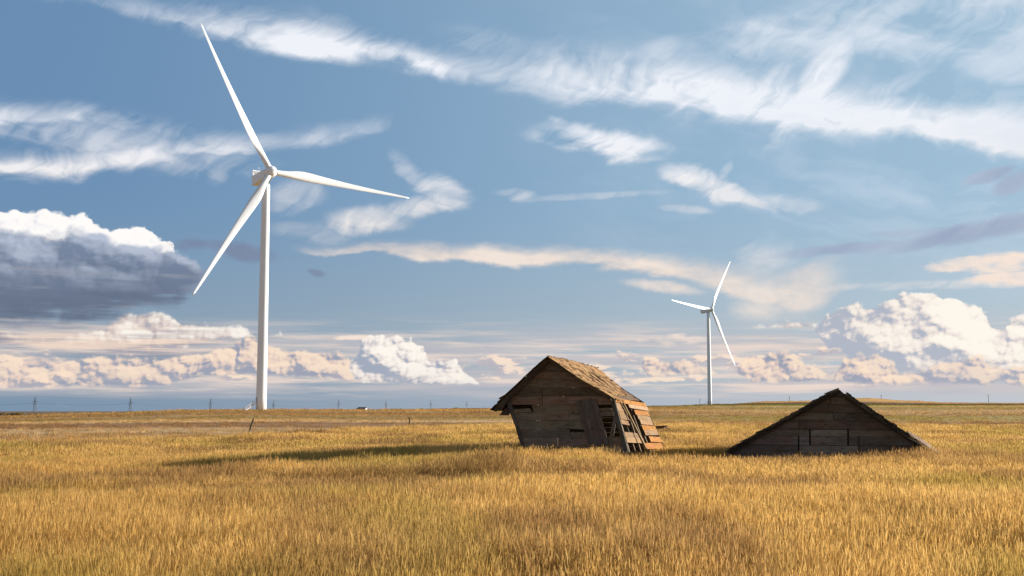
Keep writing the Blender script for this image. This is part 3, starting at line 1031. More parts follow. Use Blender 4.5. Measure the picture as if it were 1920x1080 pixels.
def build_grass():
    rng = np.random.default_rng(11)
    src, spec = [], []
    for k in range(5):
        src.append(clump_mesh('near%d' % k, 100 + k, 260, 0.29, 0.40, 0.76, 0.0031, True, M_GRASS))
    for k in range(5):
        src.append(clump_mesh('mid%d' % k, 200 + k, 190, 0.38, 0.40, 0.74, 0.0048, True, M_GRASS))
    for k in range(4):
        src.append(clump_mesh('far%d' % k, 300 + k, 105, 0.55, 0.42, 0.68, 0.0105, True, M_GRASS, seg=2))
    X, Y, I = [], [], []
    for (r0, r1, dens, i0, n) in ((7.5, 22, 20, 0, 5), (22, 50, 14, 5, 5), (50, 130, 5.5, 10, 4)):
        x, y = fan_points(rng, r0, r1, dens)
        X.append(x); Y.append(y); I.append(rng.integers(i0, i0 + n, len(x)))
    X, Y, I = map(np.concatenate, (X, Y, I))
    px = 960 + FPX * (X / Y) / math.cos(TH)
    ed = np.interp(px, EDGE_PX, EDGE_D) + (VN2(X / 7 + 30, Y / 5 + 30) - 0.5) * 14
    keep = (Y < ed) & ~inside_shed(X, Y)
    dn = VN3(X / 3.2 + 20, Y / 2.2 + 20) * 0.6 + VN1(X / 1.2 + 7, Y / 0.9 + 9) * 0.4
    keep &= rng.random(len(X)) < np.clip(0.45 + dn, 0, 1)
    X, Y, I, px, ed = X[keep], Y[keep], I[keep], px[keep], ed[keep]
    n = len(X)
    Z = terrain(X, Y) - 0.02
    hn = VN1(X / 7.5 + 80, Y / 4.5 + 80) * 0.75 + VN2(X / 2.2 + 40, Y / 1.6 + 40) * 0.25
    s = 0.58 + 0.80 * hn + rng.normal(0, 0.045, n)
    s *= np.clip(0.55 + (ed - Y) / 10, 0.5, 1)
    # thinner and lower against the side wall, some taller wisps before the ruins
    s *= np.where((X > 3.2) & (X < 9.5) & (Y > 36) & (Y < 48), 0.80, 1.0)
    wisp = (Y > 36.5) & (Y < 42) & (X > -1) & (X < 15.5) & (rng.random(n) < np.where(X > 6.5, 0.32, 0.10))
    s = np.where(wisp, s * 1.22, s)
    front = (Y > 28.5) & (Y < 35.5) & (X > -16) & (X < 0)
    s = np.where(front, s * (1.06 + 0.42 * VN1(X / 2.4 + 90, Y / 3.0 + 12)), s)
    rot = np.zeros((n, 3))
    wind = 0.10 + 0.10 * (VN3(X / 5 + 11, Y / 4 + 15) - 0.5)
    side = np.clip((px - 900) / 900, -0.3, 1)
    rot[:, 0] = rng.normal(0, 0.05, n)
    rot[:, 1] = -(wind * side * 1.4) + rng.normal(0, 0.06, n)
    rot[:, 2] = rng.choice([0, math.pi], n) + rng.uniform(-0.6, 0.6, n)
    rot[:, 0] += 0.45 * (VN1(X / 2.6 + 33, Y / 3.4 + 71) - 0.5)
    rot[:, 1] += 0.50 * (VN2(X / 3.0 + 63, Y / 3.8 + 21) - 0.5)
    # the lean is applied about world axes, so undo it for the half-turned tufts
    rot[:, :2] *= np.where(np.cos(rot[:, 2]) < 0, 1.0, 1.0)[:, None]
    scl = np.stack([rng.uniform(.9, 1.15, n), rng.uniform(.9, 1.15, n), s], 1)
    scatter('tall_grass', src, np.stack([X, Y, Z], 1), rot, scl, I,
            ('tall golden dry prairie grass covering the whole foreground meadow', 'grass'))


def build_stubble():
    rng = np.random.default_rng(21)
    src = []
    for k in range(4):
        src.append(clump_mesh('st%d' % k, 400 + k, 26, 0.55, 0.12, 0.30, 0.03, False, M_STUBBLE, leafy=0.1, lean=0.2, seg=2))
    for k in range(3):
        src.append(clump_mesh('sf%d' % k, 450 + k, 26, 2.6, 0.16, 0.34, 0.14, False, M_STUBBLE, leafy=0.1, lean=0.2, seg=2))
    x1, y1 = fan_points(rng, 55, 330, 0.55)
    x2, y2 = fan_points(rng, 300, 1000, 0.085)
    x3, y3 = fan_points(rng, 1000, 1700, 0.03)
    x, y = np.concatenate([x1, x2, x3]), np.concatenate([y1, y2, y3])
    idx = np.concatenate([rng.integers(0, 4, len(x1)), rng.integers(4, 7, len(x2) + len(x3))])
    px = 960 + FPX * (x / y) / math.cos(TH)
    ed = np.interp(px, EDGE_PX, EDGE_D)
    pch = VN2(x / 26 + 60, y / 34 + 60) * 0.6 + VN3(x / 9 + 60, y / 12 + 60) * 0.4
    keep = (y > ed - 4) & (rng.random(len(x)) < np.clip((pch - 0.2) * 2.4, 0.05, 1))
    x, y, idx = x[keep], y[keep], idx[keep]
    n = len(x)
    rot = np.zeros((n, 3))
    rot[:, :2] = rng.normal(0, 0.1, (n, 2))
    rot[:, 2] = rng.uniform(-0.6, 0.6, n)
    s = rng.uniform(0.6, 1.3, n)
    scatter('stubble', src, np.stack([x, y, terrain(x, y) - 0.01], 1), rot, np.stack([s, s, s * rng.uniform(.7, 1.3, n)], 1), idx,
            ('pale cut straw stubble standing in the field behind the meadow', 'stubble'))


# ------------------------------------------------------------------ wind turbines
def blade_mesh(L):
    """a blade along +Z, trailing edge towards -X, seen from -Y"""
    NS, NP = 34, 20
    vs, fs = [], []
    st = [0, .03, .07, .12, .17, .21, .27, .35, .45, .55, .65, .75, .84, .91, .96, .985, 1.0]
    ch = [2.0, 2.0, 2.2, 2.85, 3.5, 3.75, 3.6, 3.15, 2.65, 2.2, 1.85, 1.5, 1.2, .95, .7, .48, .12]
    th = [1.0, 1.0, .86, .6, .43, .36, .30, .26, .23, .21, .19, .18, .18, .17, .16, .15, .15]
    tw = [18, 18, 17, 15.5, 13, 11.5, 9.5, 7, 5, 3.5, 2, 1, 0, -.5, -1, -1, -1]
    for i in range(NS):
        s = i / (NS - 1)
        s = s if i < NS - 1 else 1.0
        c = np.interp(s, st, ch) * (0.84 if s > 0.1 else 1.0 - 1.6 * s)
        tr = np.interp(s, st, th)
        a = math.radians(np.interp(s, st, tw) + 4)
        k = np.clip((s - 0.02) / 0.15, 0, 1)
        z = 0.9 + s * (L - 0.9)
        pre = -1.6 * s ** 2.5
        for j in range(NP):
            t = 2 * math.pi * j / NP
            cx, cy = 0.5 * math.cos(t), 0.5 * math.sin(t)       # circle
            xc = 0.5 * (1 + math.cos(t))                        # 1 leading .. 0 trailing
            xx = 1 - xc
            yt = 5 * tr * (0.2969 * math.sqrt(xx) - .126 * xx - .3516 * xx ** 2 + .2843 * xx ** 3 - .1015 * xx ** 4)
            ax = xc - 0.68
            ay = yt * (1 if math.sin(t) >= 0 else -0.75)
            X = (cx * (1 - k) + ax * k) * c
            Y = (cy * (1 - k) + ay * k) * c
            vs.append((X * math.cos(a) - Y * math.sin(a), X * math.sin(a) + Y * math.cos(a) + pre, z))
    for i in range(NS - 1):
        for j in range(NP):
            j2 = (j + 1) % NP
            fs.append((i * NP + j, i * NP + j2, (i + 1) * NP + j2, (i + 1) * NP + j))
    fs.append(tuple(range(NP))[::-1])
    fs.append(tuple((NS - 1) * NP + j for j in range(NP)))
    return vs, fs


def make_turbine(base, hub, psi, tau, alpha, L, label, r0, r1):
    root = thing('wind_turbine', base, label, 'wind turbine', 'white wind turbines on the prairie')
    n = Vector((math.sin(psi) * math.cos(tau), -math.cos(psi) * math.cos(tau), math.sin(tau)))
    e1 = Vector((math.cos(psi), math.sin(psi), 0))
    e2 = e1.cross(n)
    if e2.z < 0:
        e2 = -e2
    base = Vector(base)
    top_z = hub.z - 2.0
    # tower: stacked tapered cans with thin flanges
    mb = MB()
    pts, rad = [], []
    K = 16
    for i in range(K + 1):
        f = i / K
        pts.append((base.x, base.y, base.z - 1.0 + (top_z - base.z + 1.0) * f))
        rad.append(r0 + (r1 - r0) * f)
    mb.tube(pts, rad, 40)
    tw = mb.build('tower', M_WHITE, root, smooth=True)
    fl = MB()
    for f in (0.24, 0.5, 0.76):
        zc = base.z + (top_z - base.z) * f
        rr = r0 + (r1 - r0) * f
        fl.tube([(base.x, base.y, zc - .05), (base.x, base.y, zc + .05)], rr + 0.012, 40)
    fl.build_each('flange_ring', M_WHITE, root, smooth=True)
    # frame of the nacelle: along -n from the hub
    rt = e1
    upv = e2
    def nb(a, b, c):
        return hub - n * a + rt * b + upv * c
    import bmesh
    def rbox(name, a0, a1, w, z0, z1, mat, bev, parent, taper=1.0):
        bm = bmesh.new()
        vs = []
        for a, k in ((a0, taper), (a1, 1.0)):
            for (b, c) in ((-w, z0), (w, z0), (w, z1), (-w, z1)):
                vs.append(bm.verts.new(nb(a, b * k, c * k) - base))
        for f in ((0, 1, 2, 3), (7, 6, 5, 4), (0, 4, 5, 1), (1, 5, 6, 2), (2, 6, 7, 3), (3, 7, 4, 0)):
            bm.faces.new([vs[i] for i in f])
        bmesh.ops.recalc_face_normals(bm, faces=bm.faces)
        if bev:
            bmesh.ops.bevel(bm, geom=bm.edges[:], offset=bev, segments=3, affect='EDGES', profile=0.6)
        me = bpy.data.meshes.new(name)
        bm.to_mesh(me)
        bm.free()
        me.materials.append(mat)
        o = bpy.data.objects.new(name, me)
        COL.objects.link(o)
        o.parent = parent
        return o
    nac = rbox('nacelle', 1.9, 10.6, 1.75, -1.75, 1.55, M_WHITE, .28, root, 0.86)
    yaw = MB()
    yaw.tube([Vector((base.x, base.y, top_z - .2)), Vector((base.x, base.y, hub.z - 1.2))], r1 + .15, 32)
    yaw.build('yaw_ring', M_WHITE, root, smooth=True)
    # cooler on the roof at the rear: a frame with a dark radiator
    cf = MB()
    def bar(p, q, w=0.28):
        cf.beam(nb(*p), nb(*q), w, w, up=n)
    for b in (-1.6, 1.6):
        bar((9.6, b, 1.5), (9.6, b, 3.2))
    bar((9.6, -1.7, 3.2), (9.6, 1.7, 3.2), .32)
    bar((9.6, -1.6, 1.7), (9.6, 1.6, 1.7))
    for b in (-1.6, 1.6):
        bar((9.6, b, 3.0), (7.4, b, 1.5), .16)
    cool = cf.build('cooler_frame', M_WHITE, root)
    rd = MB()
    rd.beam(nb(9.6, -1.45, 2.45), nb(9.6, 1.45, 2.45), .12, 1.2, up=upv)
    rd.build('radiator', M_GREY, root)
    ms = MB()
    ms.beam(nb(9.4, .6, 3.2), nb(9.4, .6, 4.6), .08, .08, up=n)
    ms.beam(nb(9.4, .3, 4.3), nb(9.4, .9, 4.3), .06, .06, up=n)
    ms.build('wind_mast', M_WHITE, root)
    # hub: a rounded nose
    prof = [(2.0, 1.35), (1.6, 1.75), (.6, 1.95), (-.4, 1.9), (-1.2, 1.6), (-1.75, 1.05), (-2.0, .45), (-2.05, 0.02)]
    hv, hf = [], []
    S = 32
    for (a, r) in prof:
        for k in range(S):
            t = 2 * math.pi * k / S
            hv.append(hub - n * a + (rt * math.cos(t) + upv * math.sin(t)) * r - base)
    for i in range(len(prof) - 1):
        for k in range(S):
            k2 = (k + 1) % S
            hf.append((i * S + k, i * S + k2, (i + 1) * S + k2, (i + 1) * S + k))
    hf.append(tuple(range(S)))
    hf.append(tuple((len(prof) - 1) * S + k for k in range(S))[::-1])
    ho = new_mesh('hub', hv, hf, M_WHITE, None, True)
    ho.parent = root
    # blades
    bv, bf = blade_mesh(L)
    me = bpy.data.meshes.new('blade')
    me.from_pydata(bv, [], bf)
    me.shade_smooth()
    me.materials.append(M_WHITE)
    for k in range(3):
        t = alpha + k * 2 * math.pi / 3
        zd = e1 * math.sin(t) + e2 * math.cos(t)
        xd = e1 * math.cos(t) - e2 * math.sin(t)
        yd = zd.cross(xd)
        o = bpy.data.objects.new('blade', me)
        COL.objects.link(o)
        o.parent = root
        m = Matrix((xd, yd, zd)).transposed().to_4x4()
        m.translation = hub - base
        o.matrix_local = m
    # door and outside stair at the foot
    az = math.atan2(-base.x, -base.y) - 0.72
    dd = Vector((-math.sin(0.95), -math.cos(0.95), 0))
    ss = Vector((dd.y, -dd.x, 0))
    dr = MB()
    c0 = base + dd * (r0 - .06)
    dr.beam(c0 + Vector((0, 0, 1.9)), c0 + Vector((0, 0, 4.2)), 1.0, .16, up=dd)
    dr.build('door', M_GREY, root)
    stt = MB()
    foot = base + dd * (r0 + 3.9)
    foot.z = tz(foot.x, foot.y) - .05
    head = base + dd * (r0 + .9) + Vector((0, 0, 1.9))
    for s in (-.6, .6):
        stt.beam(foot + ss * s, head + ss * s, .10, .28)
        stt.beam(head + ss * s, base + dd * (r0 - .1) + ss * s + Vector((0, 0, 1.9)), .1, .28)
    for i in range(9):
        p = foot.lerp(head, (i + .5) / 9)
        stt.beam(p - ss * .6, p + ss * .6, .3, .06)
    mid = base + dd * (r0 + .4) + Vector((0, 0, 1.93))
    stt.beam(mid - ss * .65, mid + ss * .65, 1.2, .06)
    so = stt.build('entry_stair', M_WHITE, root)
    rl = MB()
    for s in (-.66, .66):
        for h in (.55, 1.1):
            rl.beam(foot + ss * s + Vector((0, 0, h)), head + ss * s + Vector((0, 0, h)), .09, .09)
            rl.beam(head + ss * s + Vector((0, 0, h)), base + dd * r0 + ss * s + Vector((0, 0, 1.9 + h)), .09, .09)
        for f in (0, .5, 1):
            p = foot.lerp(head, f) + ss * s
            rl.beam(p, p + Vector((0, 0, 1.1)), .09, .09, up=ss)
    rl.build('handrail', M_WHITE, root)
    return root


def build_turbines():
    D1 = 379.826
    b = P(489.6, 768, D1)
    b.z = tz(b.x, b.y)
    make_turbine(b, Vector((-78.643, 376.826, 79.386)), R(38.47), R(8.3), R(-26.33), 52.66,
                 'large white wind turbine towering over the stubble at the left', 1.70, 1.28)
    D2 = 977.78
    b2 = P(1331, 760, D2)
    b2.z = tz(b2.x, b2.y)
    make_turbine(b2, Vector((166.798, 977.778, 85.6)), R(41.4), R(6.1), R(35.06), 52.86,
                 'smaller distant white wind turbine between the leaning shed and the sunken barn roof', 1.75, 1.30)


# ------------------------------------------------------------------ ruined sheds
def plane_from(a, b, c):
    n = (b - a).cross(c - a).normalized()
    if n.y > 0:
        n = -n
    return a, n


def onplane(pl, px, py, off=0.0):
    o, n = pl
    d = ray(px, py)
    c = Vector((0, 0, CZ))
    t = (o + n * off - c).dot(n) / d.dot(n)
    return c + d * t


def bil(a, b, c, d, u, v):
    return (a * (1 - u) + b * u) * (1 - v) + (d * (1 - u) + c * u) * v


def jit_col(rng, base, var=0.18):
    k = rng.uniform(1 - var, 1 + var)
    return tuple(c * k * rng.uniform(0.95, 1.05) for c in base)


def shingle_slope(root, name, ra, rb, rc, rd, seed, rows, col, missing, sheath_col, sag=0.0, wmin=.10, wmax=.22, under=0.05, thick=.016):
    """ra,rb ridge front/rear; rd,rc eave front/rear. Returns the roof panel with its shingles as sub-part"""
    rng = random.Random(seed)
    nrm = (rb - ra).cross(rd - ra).normalized()
    if nrm.z < 0:
        nrm = -nrm
    run = ((rd - ra).length + (rc - rb).length) / 2
    dep = ((rb - ra).length + (rc - rd).length) / 2

    def S(u, v, h=0.0):
        p = bil(ra, rb, rc, rd, u, v)
        w = math.sin(math.pi * min(max(v, 0), 1)) * sag
        wave = 0.02 * math.sin(u * 6 + v * 3 + seed) + 0.012 * math.sin(v * 9 + u * 3)
        return p + nrm * (h - w + wave)
    mb = MB(seed)
    nb = int(run / 0.17)
    for i in range(nb):
        if rng.random() < 0.10 and 1 < i < nb - 1:
            continue
        v0, v1 = i / nb + .004, (i + .93) / nb
        u1 = rng.uniform(0.90, 1.0)
        segs = 5
        for k in range(segs):
            a, b_ = u1 * k / segs, u1 * (k + 1) / segs
            mb.plank(S(a, v1, -.005), S(b_, v1, -.005), S(b_, v0, -.005), S(a, v0, -.005), .022, jit_col(rng, sheath_col), nrm)
    # rafters
    for k in range(7):
        u = .02 + .96 * k / 6
        mb.beam(S(u, 0.01, -.085), S(u, .99, -.085), .045, .11, sheath_col, up=nrm)
    panel = mb.build(name, M_WOOD, root)
    sh = MB(seed + 1)
    step = run / rows
    for r in range(rows - 1, -1, -1):
        x = -0.10
        while x < dep + .04:
            w = rng.uniform(wmin, wmax)
            u0, u1 = x / dep, (x + w * .97) / dep
            x += w
            vt = r / rows
            if missing(u0, vt) or rng.random() < 0.035:
                continue
            l = step * rng.uniform(1.25, 1.75)
            v0 = vt - rng.uniform(0, .02)
            v1 = v0 + l / run + rng.uniform(-.012, .016)
            lift = rng.uniform(.010, .026) + (rng.uniform(.02, .07) if rng.random() < .06 else 0)
            c = jit_col(rng, col, .30)
            if rng.random() < 0.10:
                c = tuple(k * .5 for k in c)
            tl = rng.uniform(-.015, .02)
            sh.plank(S(u0, v1, lift), S(u0, v0, .012), S(u1, v0, .012 + tl * .3), S(u1, v1, lift + tl), thick * rng.uniform(.7, 1.5), c, nrm)
    o = sh.build('shingles', M_SHINGLE, None)
    o.parent = panel
    o.matrix_parent_inverse = panel.matrix_world.inverted()
    return panel


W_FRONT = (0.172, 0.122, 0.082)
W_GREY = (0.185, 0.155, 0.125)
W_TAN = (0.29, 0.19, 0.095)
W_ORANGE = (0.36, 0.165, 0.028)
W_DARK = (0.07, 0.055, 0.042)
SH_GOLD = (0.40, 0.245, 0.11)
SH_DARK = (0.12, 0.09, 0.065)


def build_leaning_shed():
    rng = random.Random(5)
    FL = P(981, 850, 42.7)
    FR = P(1177, 850, 41.3)
    AP = P(1031, 671, 42.15)
    pl = plane_from(FL, FR, AP)
    q = lambda x, y, off=0.0: onplane(pl, x, y, off)
    o = q(1080, 880)
    root = thing('leaning_shed', (o.x, o.y, 0), 'weathered wooden shed leaning sideways with a gold lit shingle roof', 'shed', None)
    dv = Vector((2.1, 5.3, 0))
    SHEDS.append(((q(990, 876).x, q(990, 876).y), ((q(1184, 876) - q(990, 876)).x, (q(1184, 876) - q(990, 876)).y), (dv.x * 1.02, dv.y * 1.02)))
    lx = lambda y: 950 + (y - 749) * .327 if y > 749 else 1031 - (y - 672) * 1.05
    rx = lambda y: 1144 + (y - 743) * .30 if y > 743 else 1031 + (y - 672) * 1.59
    # ---- front wall, plank by plank
    mb = MB(7)
    door_l = lambda y: 1078 + (y - 751) * .30
    ys = [884.]
    while ys[-1] > 690:
        ys.append(ys[-1] - rng.uniform(14.2, 16.4))
    ys += [676.]

    def board(xa0, xa1, xb0, xb1, yb0, yb1, yt0, yt1, col, off=None):
        off = rng.uniform(-.008, .010) if off is None else off
        mb.plank(q(xa0, yb0, off), q(xb0, yb1, off), q(xb1, yt1, off), q(xa1, yt0, off), .024, col, pl[1])
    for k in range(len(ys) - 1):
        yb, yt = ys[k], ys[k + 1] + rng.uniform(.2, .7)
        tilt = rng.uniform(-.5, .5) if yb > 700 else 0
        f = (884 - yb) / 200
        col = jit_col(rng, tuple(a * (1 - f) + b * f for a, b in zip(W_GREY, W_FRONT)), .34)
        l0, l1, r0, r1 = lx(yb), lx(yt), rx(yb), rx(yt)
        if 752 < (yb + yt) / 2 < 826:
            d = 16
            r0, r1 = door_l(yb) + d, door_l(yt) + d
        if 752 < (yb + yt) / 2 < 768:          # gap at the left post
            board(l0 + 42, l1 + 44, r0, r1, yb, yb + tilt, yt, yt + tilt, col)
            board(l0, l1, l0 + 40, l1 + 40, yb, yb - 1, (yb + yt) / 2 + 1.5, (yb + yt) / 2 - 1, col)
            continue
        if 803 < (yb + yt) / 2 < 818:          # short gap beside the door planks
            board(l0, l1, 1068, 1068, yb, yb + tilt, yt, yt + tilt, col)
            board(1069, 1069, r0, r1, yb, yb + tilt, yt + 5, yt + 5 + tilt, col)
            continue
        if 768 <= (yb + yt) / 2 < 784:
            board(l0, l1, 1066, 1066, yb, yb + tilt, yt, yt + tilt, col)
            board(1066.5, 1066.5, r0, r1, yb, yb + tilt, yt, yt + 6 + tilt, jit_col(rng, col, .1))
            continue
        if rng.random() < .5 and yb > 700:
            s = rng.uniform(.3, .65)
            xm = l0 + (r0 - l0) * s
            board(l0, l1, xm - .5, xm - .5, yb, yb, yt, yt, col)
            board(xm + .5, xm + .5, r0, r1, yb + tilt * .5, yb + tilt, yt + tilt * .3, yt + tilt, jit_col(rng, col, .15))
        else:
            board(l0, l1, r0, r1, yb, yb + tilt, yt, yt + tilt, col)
    # the boards above and below the opening, the rails in it
    for (a, b, c, d, col) in [((1116, 757), (1150, 757), (1146, 744), (1113, 744), (.13, .11, .055)),
                              ((1122, 770.5), (1148, 769.5), (1147, 766), (1121, 767), W_GREY),
                              ((1125, 781), (1151, 780), (1149, 770.8), (1122, 772), W_GREY),
                              ((1140, 838), (1172, 838), (1169, 826), (1136, 828), W_GREY)]:
        mb.plank(q(*a), q(*b), q(*c), q(*d), .024, jit_col(rng, col, .1), pl[1])
    mb.build('gable_wall', M_WOOD, root)
    # diagonal brace and posts
    br = MB(8)
    br.plank(q(1141, 829, .01), q(1152, 775, .01), q(1157.5, 777, .01), q(1148, 831, .01), .03, W_GREY, pl[1])
    br.build('diagonal_brace', M_WOOD, root)
    po = MB(9)
    po.plank(q(1180, 884, .03), q(1143, 743, .03), q(1150.5, 743, .03), q(1188, 884, .03), .07, (.12, .115, .10), pl[1])
    po.build('corner_post', M_WOOD, root)
    po = MB(10)
    po.plank(q(966, 800, .03), q(947, 750, .03), q(955, 748, .03), q(973, 800, .03), .07, (.13, .12, .115), pl[1])
    po.plank(q(989, 880, .028), q(966, 800, .028), q(972, 799, .028), q(995, 880, .028), .06, (.11, .10, .09), pl[1])
    po.build('corner_post', M_WOOD, root)
    # four upright planks of the fallen door, standing proud
    dp = MB(12)
    for k in range(4):
        t0, t1 = k / 4, (k + .96) / 4
        xt0, xt1 = 1078 + 40 * t0, 1078 + 40 * t1
        xb0, xb1 = 1103 + 39 * t0, 1103 + 39 * t1
        yt = 752 - 7 * t0 + rng.uniform(-2.5, 2.5)
        yb = 833 + rng.uniform(-2, 3)
        of = .035 + rng.uniform(0, .03)
        dp.plank(q(xb0, yb, of), q(xt0, yt, of), q(xt1, yt - 1, of), q(xb1, yb - .5, of), .025, jit_col(rng, (.13, .112, .098), .2), pl[1])
    dp.build_each('door_plank', M_WOOD, root)
    # ---- right wall
    A, B = P(1181, 866, 41.3), P(1257, 862, 46.6)
    Cc, Dd = P(1208, 754.5, 46.6), P(1148, 744, 41.3)
    S = lambda u, v: bil(A, B, Cc, Dd, u, v)
    sn = (B - A).cross(Dd - A).normalized()
    if sn.x < 0:
        sn = -sn
    w = MB(13)

    def sb(u0, u1, v0, v1, col, off=0.0, dv0=0.0, dv1=0.0):
        o_ = sn * (off + rng.uniform(0, .02))
        u0 += rng.uniform(-.012, .03)
        u1 += rng.uniform(-.05, .015)
        dv0 += rng.uniform(-.016, .012)
        dv1 += rng.uniform(-.022, .010)
        n = max(1, int((u1 - u0) * 5))
        for k in range(n):
            a, b = u0 + (u1 - u0) * k / n, u0 + (u1 - u0) * (k + 1) / n
            va, vb = dv0 + (dv1 - dv0) * k / n, dv0 + (dv1 - dv0) * (k + 1) / n
            w.plank(S(a, v0 + va) + o_, S(b, v0 + vb) + o_, S(b, v1 + vb) + o_, S(a, v1 + va) + o_, .022, col, sn)
    jc = lambda c, v=.15: jit_col(rng, c, v)
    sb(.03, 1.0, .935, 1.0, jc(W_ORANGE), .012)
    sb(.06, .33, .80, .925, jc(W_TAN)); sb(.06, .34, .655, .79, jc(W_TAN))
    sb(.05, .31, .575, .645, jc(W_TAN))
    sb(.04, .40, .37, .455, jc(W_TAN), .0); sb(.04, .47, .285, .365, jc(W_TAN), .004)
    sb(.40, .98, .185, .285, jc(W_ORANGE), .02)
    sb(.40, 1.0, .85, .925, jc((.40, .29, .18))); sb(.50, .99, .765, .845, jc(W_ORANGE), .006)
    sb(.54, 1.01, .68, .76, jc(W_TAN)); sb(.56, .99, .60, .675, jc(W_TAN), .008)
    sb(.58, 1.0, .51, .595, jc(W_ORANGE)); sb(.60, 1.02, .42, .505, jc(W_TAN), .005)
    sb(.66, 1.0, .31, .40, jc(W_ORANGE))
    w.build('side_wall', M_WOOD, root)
    sd = MB(14)
    for u in (.1, .24, .38, .52, .62, .72, .82, .91, .985):
        o_ = sn * -.075
        sd.plank(S(u, -.06) + o_, S(u, .96) + o_, S(u + .018, .96) + o_, S(u + .018, -.06) + o_, .08, jc((.20, .16, .115)), sn)
    sd.build_each('wall_stud', M_WOOD, root)
    pp = MB(15)
    pa, pb = S(.23, .92) + sn * .05, S(.36, .02) + sn * .22
    pp.beam(pb, pa, .075, .06, (.33, .24, .125), up=sn)
    pa, pb = S(.17, .93) + sn * .03, S(.27, .66) + sn * .06
    pp.beam(pb, pa, .05, .04, (.27, .19, .10), up=sn)
    pp.build_each('loose_pole', M_WOOD, root)
    # ---- hidden walls so that the inside is dark and the shed is whole from the side
    lw = MB(16)
    LT = q(952, 752)
    LB = q(990, 880)
    LTb = LT + Vector((1.9, 5.3, -.1))
    LBb = LB + Vector((2.1, 5.3, 0))
    for k in range(15):
        v0, v1 = k / 15, (k + .97) / 15
        lw.plank(bil(LBb, LB, LT, LTb, 0, v0), bil(LBb, LB, LT, LTb, 1, v0), bil(LBb, LB, LT, LTb, 1, v1), bil(LBb, LB, LT, LTb, 0, v1), .022, jc(W_GREY, .2))
    lw.build('side_wall', M_WOOD, root)
    RA = P(1031, 671.5, 42.1)
    RB = P(1121, 692.5, 47.45)
    rw = MB(17)
    RBx = RB + Vector((0, 0, -.12))
    for k in range(12):
        v0, v1 = k / 12, (k + .97) / 12
        rw.plank(bil(B, LBb, LTb, Cc, 0, v0), bil(B, LBb, LTb, Cc, 1, v0), bil(B, LBb, LTb, Cc, 1, v1), bil(B, LBb, LTb, Cc, 0, v1), .022, jc(W_GREY, .2))
    for k in range(7):
        v0, v1 = k / 7, (k + .96) / 7
        a0, a1 = Cc.lerp(RBx, v0), Cc.lerp(RBx, v1)
        b0, b1 = LTb.lerp(RBx, v0), LTb.lerp(RBx, v1)
        rw.plank(a0, b0, b1, a1, .022, jc(W_GREY, .2))
    rw.build('gable_wall', M_WOOD, root)
    lb = MB(20)
    for (x0, y0, x1, y1, th_) in ((1221, 801, 1251, 799.2, .07), (1224, 804, 1244, 802.0, .05), (1247, 799, 1250, 803, .05)):
        lb.beam(P(x0, y0, 46.75), P(x1, y1, 46.9), .05, th_, jc((.20, .115, .07), .3))
    lb.build_each('loose_board', M_WOOD, root)
    # ---- roof
    fwd = -dv.normalized() * .16
    up = Vector((0, 0, .06))
    rd = P(1150, 747.5, 41.15)
    rc = P(1201, 753, 46.4)

    def miss_r(u, v):
        if v > .86 and u > .35 + .1 * math.sin(v * 40):
            return True
        return u > .97 - max(0, (v - .36)) * .62 + .075 * math.sin(v * 47) + .03 * math.sin(v * 131)
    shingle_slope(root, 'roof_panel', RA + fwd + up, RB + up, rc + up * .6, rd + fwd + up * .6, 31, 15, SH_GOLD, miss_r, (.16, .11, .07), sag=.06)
    le = P(926, 768.5, 42.9)
    leb = le + Vector((1.95, 5.3, -.15))

    def miss_l(u, v):
        return v > .80 and math.sin(v * 60 + u * 14) > -.3
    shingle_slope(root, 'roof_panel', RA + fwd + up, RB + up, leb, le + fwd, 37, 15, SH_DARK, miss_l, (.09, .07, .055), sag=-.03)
    # rake boards on the front edge
    rk = MB(18)
    f2 = fwd * 1.25
    rk.plank(q(930, 771) + f2, q(1029, 677) + f2, q(1029, 670) + f2, q(926, 765) + f2, .03, SH_DARK, pl[1])
    rk.plank(q(1150, 753) + f2, q(1033, 676.5) + f2, q(1033, 670) + f2, q(1151, 747) + f2, .03, (.10, .075, .055), pl[1])
    rk.build_each('rake_board', M_WOOD, root)
    # broken eave hanging on the left
    ev = MB(19)
    ev.plank(q(936, 779, .2), q(948, 764, .2), q(956, 767, .1), q(954, 779, .1), .03, (.08, .065, .05), pl[1])
    ev.plank(q(925, 768.5, .25), q(942, 748, .22), q(950, 752, .2), q(941, 769.5, .2), .03, (.10, .075, .05), pl[1])
    for k in range(3):
        a = q(930 + 5 * k, 769 - 3 * k, .1)
        ev.beam(a, a + Vector((1.5, 3.8, -.1 + .06 * k)), .13, .03, (.12, .09, .07))
    ev.build_each('broken_eave_board', M_WOOD, root)
    return root


